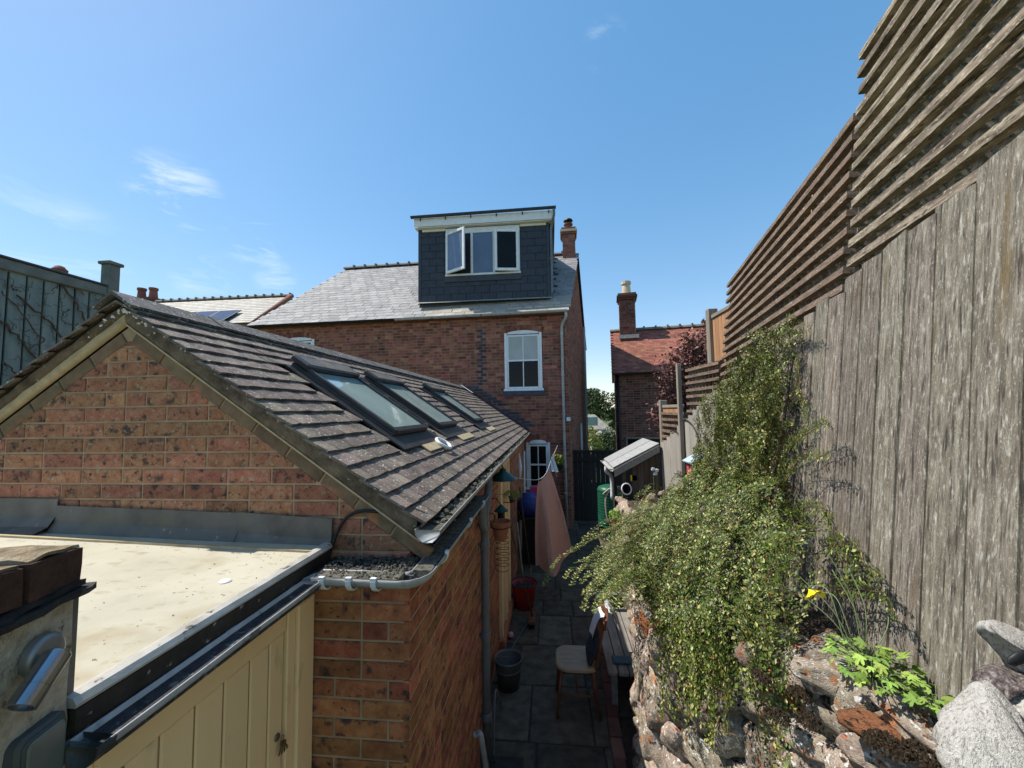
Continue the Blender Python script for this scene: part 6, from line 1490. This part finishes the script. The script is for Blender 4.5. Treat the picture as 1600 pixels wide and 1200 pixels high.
tag(mpart('cushion', 'dark_cloth', None, lambda mb: mb.slab((V((CX+.13, CY-.02, .475)), Y, V((.38, 0, .92)).normalized(), V((-.92, 0, .38)).normalized()), rrect(-.17, .15, 0, .27, .05), 0, .035, .014, True), True), 'dark cushion leaning against the chair back', 'cushion')
pap = thing('newspaper', 'open white newspaper draped over the chair back', 'newspaper', (CX+.3, CY, .75))
for k, (y0, y1, sgn) in enumerate(((-.17, .02, -1), (-.09, .15, 1), (-.02, .17, 1))):
    mb = MB(); ids = []
    for i in range(7):
        t = i/6
        for j in range(5): yy_ = CY+y0+(y1-y0)*j/4; ids.append(mb.pt((CX+.295+sgn*(.02+.12*t+.008*k)+.012*math.sin(j*1.3+k), yy_+.05*t, .955+.004*k-.24*t*t-.01*t+.01*math.sin(j*2+t*3))))
    for i in range(6):
        for j in range(4): mb.face(ids[i*5+j], ids[i*5+j+1], ids[(i+1)*5+j+1], ids[(i+1)*5+j])
    obj('page', mb, 'paper', pap, True)
bench = thing('garden_bench', 'weathered grey slatted bench against the stone wall', 'bench', (.72, 4.75, 0))
for i in range(4):
    a = .50+.105*i
    mpart('seat_slat', 'bench_wood', bench, lambda mb: mb.slab((V((a, 4.12, .43)), X, Y, Z), rrect(0, .095, 0, 1.3, .03 if i in (0, 3) else .008, 4), -.02, .01, .004, True))
for y in (4.22, 5.3):
    for x in (.54, .86): mpart('leg', 'bench_wood', bench, lambda mb: mb.bbox((x, y, 0), (x+.06, y+.06, .409), .005))
for i in range(5):
    mpart('back_slat', 'bench_wood', bench, lambda mb: mb.bbox((.93, 4.2+.25*i, .44), (.955, 4.29+.25*i, .92), .005))
mpart('back_rail', 'bench_wood', bench, lambda mb: mb.bbox((.925, 4.12, .921), (.965, 5.42, .99), .008)); mpart('arm_rest', 'bench_wood', bench, lambda mb: mb.bbox((.48, 5.32, .62), (.92, 5.40, .65), .006)); mpart('arm_post', 'bench_wood', bench, lambda mb: mb.bbox((.5, 5.33, .442), (.55, 5.385, .619), .005))
tag(mpart('book', 'teal_book', None, lambda mb: mb.bbox((.57, 4.24, .442), (.74, 4.36, .465), .004)), 'dark teal book lying on the bench seat', 'book')
edge = thing('brick_edging', 'row of old brick edging along the foot of the stone wall', 'edging', (.5, 3.6, 0))
for i in range(10):
    y = 2.9+.235*i
    mpart('brick', 'dark_brick', edge, lambda mb: mb.bbox((.43+.01*i+random.uniform(-.006, .006), y, 0), (.535+.01*i, y+.225, .075+random.uniform(-.008, .01)), .006))
mpart('soil', 'earth', edge, lambda mb: mb.box((.5, 2.9, -.01), (.85, 4.1, .05)))
bk2 = A(795, 1072, z=0)
pail = thing('metal_bucket', 'grey galvanised bucket standing beside the down pipe', 'bucket', bk2)
mpart('body', 'bucket_metal', pail, lambda mb: mb.lathe([(.001, .01), (.11, .01), (.112, 0), (.15, .29), (.156, .295), (.156, .305), (.147, .305), (.143, .285), (.107, .03), (.001, .03)], Matrix.Translation(bk2), 26), True)
mpart('rib', 'bucket_metal', pail, lambda mb: mb.tube([bk2+V((.139*math.cos(t), .139*math.sin(t), .20)) for t in [2*PI*i/24 for i in range(25)]], .005, 6, False))
mpart('handle', 'bucket_metal', pail, lambda mb: mb.tube([bk2+V((.15*math.cos(t), .10*math.sin(t)-.02, .30-.04*math.sin(t))) for t in [PI*i/12 for i in range(13)]], .004, 6))
tubc = A(819, 948, z=0)
tub = thing('red_tub', 'red plastic tub of garden odds and ends by the side door', 'tub', tubc)
mpart('body', 'red_plastic', tub, lambda mb: mb.lathe([(.001, .01), (.14, .01), (.19, .34), (.20, .345), (.20, .36), (.18, .36), (.13, .04), (.001, .04)], Matrix.Translation(tubc), 22), True)
mpart('rim', 'dark_cloth', tub, lambda mb: mb.tube([tubc+V((.196*math.cos(t), .196*math.sin(t), .365)) for t in [2*PI*i/20 for i in range(21)]], .012, 6, False))
mpart('contents', 'dark_cloth', tub, lambda mb: [mb.lathe([(.001, -.05), (.06, 0), (.001, .06)], Matrix.Translation(tubc+V((random.uniform(-.1, .1), random.uniform(-.1, .1), .36))), 8) for _ in range(7)], kind='stuff')
bl = A(798, 992, z=.04); tag(mpart('ball', 'ball_pink', None, lambda mb: mb.lathe([(.04*math.sin(PI*i/10)+.0002, -.04*math.cos(PI*i/10)) for i in range(11)], Matrix.Translation(bl), 16), True), 'small pink ball on the paving by the door step', 'ball')
tag(mpart('garden_hose', 'grey_pipe', None, lambda mb: mb.tube(smoothpath([(-.55, 3.55, .01), (-.54, 3.62, .55), (-.56, 4.2, .02), (-.6, 4.9, .015), (-.45, 5.6, .015), (-.3, 6.0, .02)], 8), .009, 6), True), 'thin grey hose trailing along the foot of the wall', 'hose')
# long handled tools
def tool(name, label, top, bot, head, m='twig'):
    t = thing(name, label, name.replace('_', ' '), bot)
    mpart('handle', m, t, lambda mb: mb.tube([V(bot), V(bot).lerp(V(top), .5), V(top)], .013, 8), True); head(t, V(bot)); return t
def broomhead(t, b):
    mpart('head', 'chair_wood', t, lambda mb: mb.bbox(b-V((.06, .16, .0)), b+V((.03, .16, .05)), .008))
    mpart('bristles', 'black', t, lambda mb: [mb.tube([b+V((random.uniform(-.05, .02), random.uniform(-.15, .15), 0)), b+V((random.uniform(-.06, .03), random.uniform(-.16, .16), -.05))], .003, 4) for _ in range(120)], kind='stuff')
tool('broom', 'broom with brown handle leaning beside the terracotta hanging pot', (-.60, 5.55, 1.45), A(833, 968, z=.06), broomhead)
tool('rake', 'tall rake with pale handle leaning between the door and the blanket', (-.60, 7.3, 1.62), (-.42, 7.0, .3), lambda t, b: [mpart('tine', 'dull_steel', t, lambda mb: mb.tube([b+V((0, -.15+.06*i, 0)), b+V((.03, -.15+.06*i, -.05))], .004, 5)) for i in range(6)])
tool('spade', 'spade with grey shaft leaning low against the side wall', (-.62, 6.9, 1.1), (-.5, 6.6, .2), lambda t, b: mpart('blade', 'dull_steel', t, lambda mb: mb.prism([b+V((.0, -.09, .05)), b+V((0, .09, .05)), b+V((.05, .08, -.17)), b+V((.06, 0, -.2)), b+V((.05, -.08, -.17))], (.004, 0, .002))), 'grey_gutter')
# bin, bags
bb = A(829, 880, z=0); bb = V((-.42, 8.2, 0))
bn = thing('wheelie_bin', 'black bin under blue and pink bags behind the blanket', 'bin', bb)
mpart('body', 'black', bn, lambda mb: mb.prism([bb+V((-.2, -.24, 0)), bb+V((.2, -.24, 0)), bb+V((.24, .26, 0)), bb+V((-.24, .26, 0))], (0, 0, .86)))
mpart('lid', 'black', bn, lambda mb: mb.bbox(bb+V((-.27, -.30, .862)), bb+V((.27, .30, .91)), .015))
def bagm(mb, c, r, sd):
    for i in range(13):
        for q in range(16): 
            a, t = 2*PI*q/16, PI*i/12; d = V((math.sin(t)*math.cos(a), math.sin(t)*math.sin(a), -math.cos(t))); k_ = 1+.16*noise.noise(d*2.5+V((sd, 0, 0)))+.07*noise.noise(d*7)
            mb.pt(V(c)+V((d.x*r[0], d.y*r[1], d.z*r[2]))*k_)
    for i in range(12):
        for q in range(16): q2 = (q+1) % 16; mb.face(i*16+q, i*16+q2, (i+1)*16+q2, (i+1)*16+q)
bgc = A(826, 812, y=8.0)
tag(mpart('blue_bag', 'blue_bag', None, lambda mb: bagm(mb, (bgc.x, 8.1, 1.12), (.22, .22, .24), 1), True), 'shiny blue plastic bag resting on the black bin', 'bag')
tag(mpart('pink_box', 'pink_plastic', None, lambda mb: mb.bbox((bgc.x+.02, 8.36, 1.0), (bgc.x+.30, 8.56, 1.42), .01)), 'pink box standing behind the blue bag', 'box')
# clothes line, blanket, cloth
LA, LB_ = V((-.66, 2.9, 2.15)), hp(-.25, -.03, 2.22)
ln0 = A(845, 748, y=6.3); ln1 = A(872, 694, y=10.2)
tag(mpart('clothes_line', 'cloth_white', None, lambda mb: mb.tube(smoothpath([V((-.62, 5.0, 2.2)), ln0, ln0.lerp(ln1, .5)-Z*.04, ln1], 6), .0035, 5), True), 'white clothes line running from the house wall over the passage', 'clothes line')
tag(mpart('washing_wire', 'cable', None, lambda mb: mb.tube([A(700, 775, y=3.4), A(800, 772, y=5.2), A(820, 775, y=6.2)], .003, 4)), 'thin dark wire stretched from the gutter corner along the wall', 'wire')
def blanket(mb):
    nu, nv = 44, 26; yb = 6.45; ids = []
    T0, T1 = A(840, 756, y=yb), A(860, 735, y=yb+.35)
    B = [A(836, 884, y=yb), A(850, 889, y=yb), A(868, 896, y=yb-.05), A(882, 880, y=yb+.15), A(896, 866, y=yb+.4)]
    for j in range(nv+1):
        t = j/nv; row_ = []
        for i in range(nu+1):
            u = i/nu; top = T0.lerp(T1, u); q = u*4; k = min(3, int(q)); bot = B[k].lerp(B[k+1], q-k)
            p = top.lerp(bot, t); amp = .075*t**.6*(1-.2*t)*(.5+.8*abs(math.sin(u*5+1)))
            fold = math.sin(u*6.5+1.1*math.sin(t*2.6)+u*u*3)*amp*.9+.09*t*max(-1, min(1, (u-.55)*14))+.02*noise.noise(V((u*5, t*4, 0)))+math.sin(u*8.5+1)*.05*t
            bulge = .05*math.sin(PI*t)*(u-.45)
            row_.append(mb.pt(p+V((bulge+.012*math.sin(u*23+t)*t, fold, .015*math.sin(u*15)*t))))
        ids.append(row_)
    for j in range(nv):
        for i in range(nu): mb.face(ids[j][i], ids[j][i+1], ids[j+1][i+1], ids[j+1][i])
tag(mpart('blanket', 'cloth_pink', None, blanket, True), 'dusty pink blanket hung over the clothes line in the passage', 'blanket')
def smallcloth(mb):
    ids = []
    for i in range(9):
        top = ln0.lerp(ln1, .46+.16*i/8); row_ = []
        for j in range(9): t = j/8; row_.append(mb.pt(top+V((.05*math.sin(i*1.4)*t+.10*t*i/8, 0, .012-t*(.25+.02*i)))))
        ids.append(row_)
    for i in range(8):
        for j in range(8): mb.face(ids[i][j], ids[i+1][j], ids[i+1][j+1], ids[i][j+1])
tag(mpart('tea_towel', ['cloth_white'], None, smallcloth, True), 'white tea towel pegged on the line behind the pink blanket', 'towel')
def cloth2(mb):
    ids = []
    for i in range(7):
        top = ln0.lerp(ln1, .435+.03*i/6); row_ = []
        for j in range(9): t = j/8; row_.append(mb.pt(top+V((.02+.10*t, -.02*i, .0-t*.36+.01*math.sin(i*2)))))
        ids.append(row_)
    for i in range(6):
        for j in range(8): mb.face(ids[i][j], ids[i+1][j], ids[i+1][j+1], ids[i][j+1])
tag(mpart('blue_cloth', 'cloth_blue', None, cloth2, True), 'narrow blue cloth pegged between the blanket and the tea towel', 'cloth')
# hanging basket on the house wall
hc = A(871, 722, y=9.9); hbk = thing('hanging_basket', 'yellow green hanging basket beside the ground floor window', 'hanging basket', hc-Z*.2)
mb = MB(); leafcloud(mb, hc+Z*.02, (.17, .15, .18), 900, .030, random.Random(12)); obj('foliage', mb, 'yellow_leaf', hbk, kind='stuff')
mpart('basket', 'black', hbk, lambda mb: mb.lathe([(.001, -.22), (.08, -.20), (.13, -.14), (.16, -.05)], Matrix.Translation(hc), 16), True)
hk = A(872, 692, y=9.9)
for k in range(3): mpart('chain', 'cable', hbk, lambda mb: mb.tube([hc+V((.15*math.cos(k*2.1), .15*math.sin(k*2.1), -.05)), hk], .004, 4))
mpart('bracket', 'black', hbk, lambda mb: mb.tube([hk, V((hk.x, 10.38, hk.z+.02))], .01, 6))
# enamel barn lamp, lantern, hanging pot, wire spiral, along the side wall
l0 = A(786, 742, x=XW+.16)
lamp = thing('barn_lamp', 'dark green enamel barn lamp above the cream side door', 'wall lamp', l0-Z*.06)
Ml = Matrix.Translation(l0)
mpart('shade', 'green_enamel', lamp, lambda mb: mb.lathe([(.16, -.05), (.155, -.045), (.09, .01), (.04, .035), (.035, .07), (.001, .075)], Ml, 24), True)
mpart('bracket', 'green_enamel', lamp, lambda mb: mb.tube(smoothpath([l0+Z*.07, l0+V((-.03, 0, .13)), l0+V((-.1, 0, .14)), V((XW+.01, l0.y, l0.z+.12))], 4), .010, 8), True)
mpart('bulb', 'cream_render', lamp, lambda mb: mb.lathe([(.001, -.05), (.025, -.03), (.02, .0), (.001, .01)], Ml, 10), True)
l1 = A(783, 797, x=XW+.16); lan = thing('lantern', 'small black roofed lantern hanging below the enamel lamp', 'lantern', l1-Z*.12)
mpart('roof', 'green_enamel', lan, lambda mb: mb.lathe([(.075, -.01), (.07, 0), (.03, .04), (.008, .06)], Matrix.Translation(l1), 14), True)
mpart('body', 'black', lan, lambda mb: mb.lathe([(.03, -.10), (.04, -.09), (.038, -.012)], Matrix.Translation(l1), 8))
mpart('hook', 'cable', lan, lambda mb: mb.tube([l1+Z*.05, l1+V((-.05, 0, .12)), V((XW+.01, l1.y, l1.z+.12))], .005, 6))
l2 = A(782, 818, x=XW+.17); hpot = thing('hanging_pot', 'terracotta pot in a wire ring on the side wall', 'pot', l2-Z*.17)
mpart('body', 'terracotta', hpot, lambda mb: mb.lathe([(.001, -.16), (.06, -.16), (.09, -.02), (.108, -.02), (.11, .025), (.095, .025), (.08, -.02), (.001, -.03)], Matrix.Translation(l2), 22))
mpart('ring', 'cable', hpot, lambda mb: mb.tube([l2+V((.098*math.cos(t), .098*math.sin(t), -.03)) for t in [2*PI*i/20 for i in range(21)]], .005, 6, False))
mpart('scroll', 'cable', hpot, lambda mb: mb.tube([l2+V((-.09+.035*math.cos(t), -.02, .06+.05*math.sin(t))) for t in [2*PI*i/14 for i in range(15)]], .005, 6, False))
l3 = A(784, 868, x=XW+.12); spi = thing('wire_spiral', 'black wire spiral ornament hanging under the terracotta pot', 'ornament', l3-Z*.25)
mpart('coil', 'cable', spi, lambda mb: mb.tube([l3+V((.085*math.cos(t)*(1-.3*abs(t/44-.5)), .085*math.sin(t), .26-.42*t/44)) for t in [44*i/160 for i in range(161)]], .0035, 5), True)
pr_ = A(813, 745, y=8.6); tag(mpart('line_prop', 'white_paint', None, lambda mb: mb.tube([V((-.62, 8.7, .02)), V((-.60, 8.7, 2.12))], .018, 8), True), 'white clothes prop standing against the side wall', 'prop')
tag(mpart('hanging_cloth', 'cloth_white', None, lambda mb: mb.lathe([(.012, 0), (.03, .05), (.05, .25), (.012, .48), (.006, .52)], Matrix.Translation(A(812, 740, y=8.3)-Z*.1), 10), True), 'slim folded white cloth hanging by the side wall', 'cloth')
l5 = A(800, 775, x=XW+.14); sp5 = thing('spider_plant', 'small pale green spider plant on a bracket on the side wall', 'plant', l5-Z*.1)
mb = MB()
for i in range(26):
    a = i*2.4; L = random.uniform(.08, .16); q = [l5, l5+V((math.cos(a)*L*.5, math.sin(a)*L*.5, .07)), l5+V((math.cos(a)*L, math.sin(a)*L, -.02))]
    mb.tube(smoothpath(q, 3), .004, 3)
obj('leaves', mb, 'lime_leaf', sp5, kind='stuff')
mpart('pot', 'black', sp5, lambda mb: mb.lathe([(.001, -.08), (.035, -.08), (.05, 0), (.001, -.005)], Matrix.Translation(l5), 12))
mpart('bracket', 'cable', sp5, lambda mb: mb.tube([V((XW+.01, l5.y, l5.z-.09)), l5-Z*.09], .006, 6))
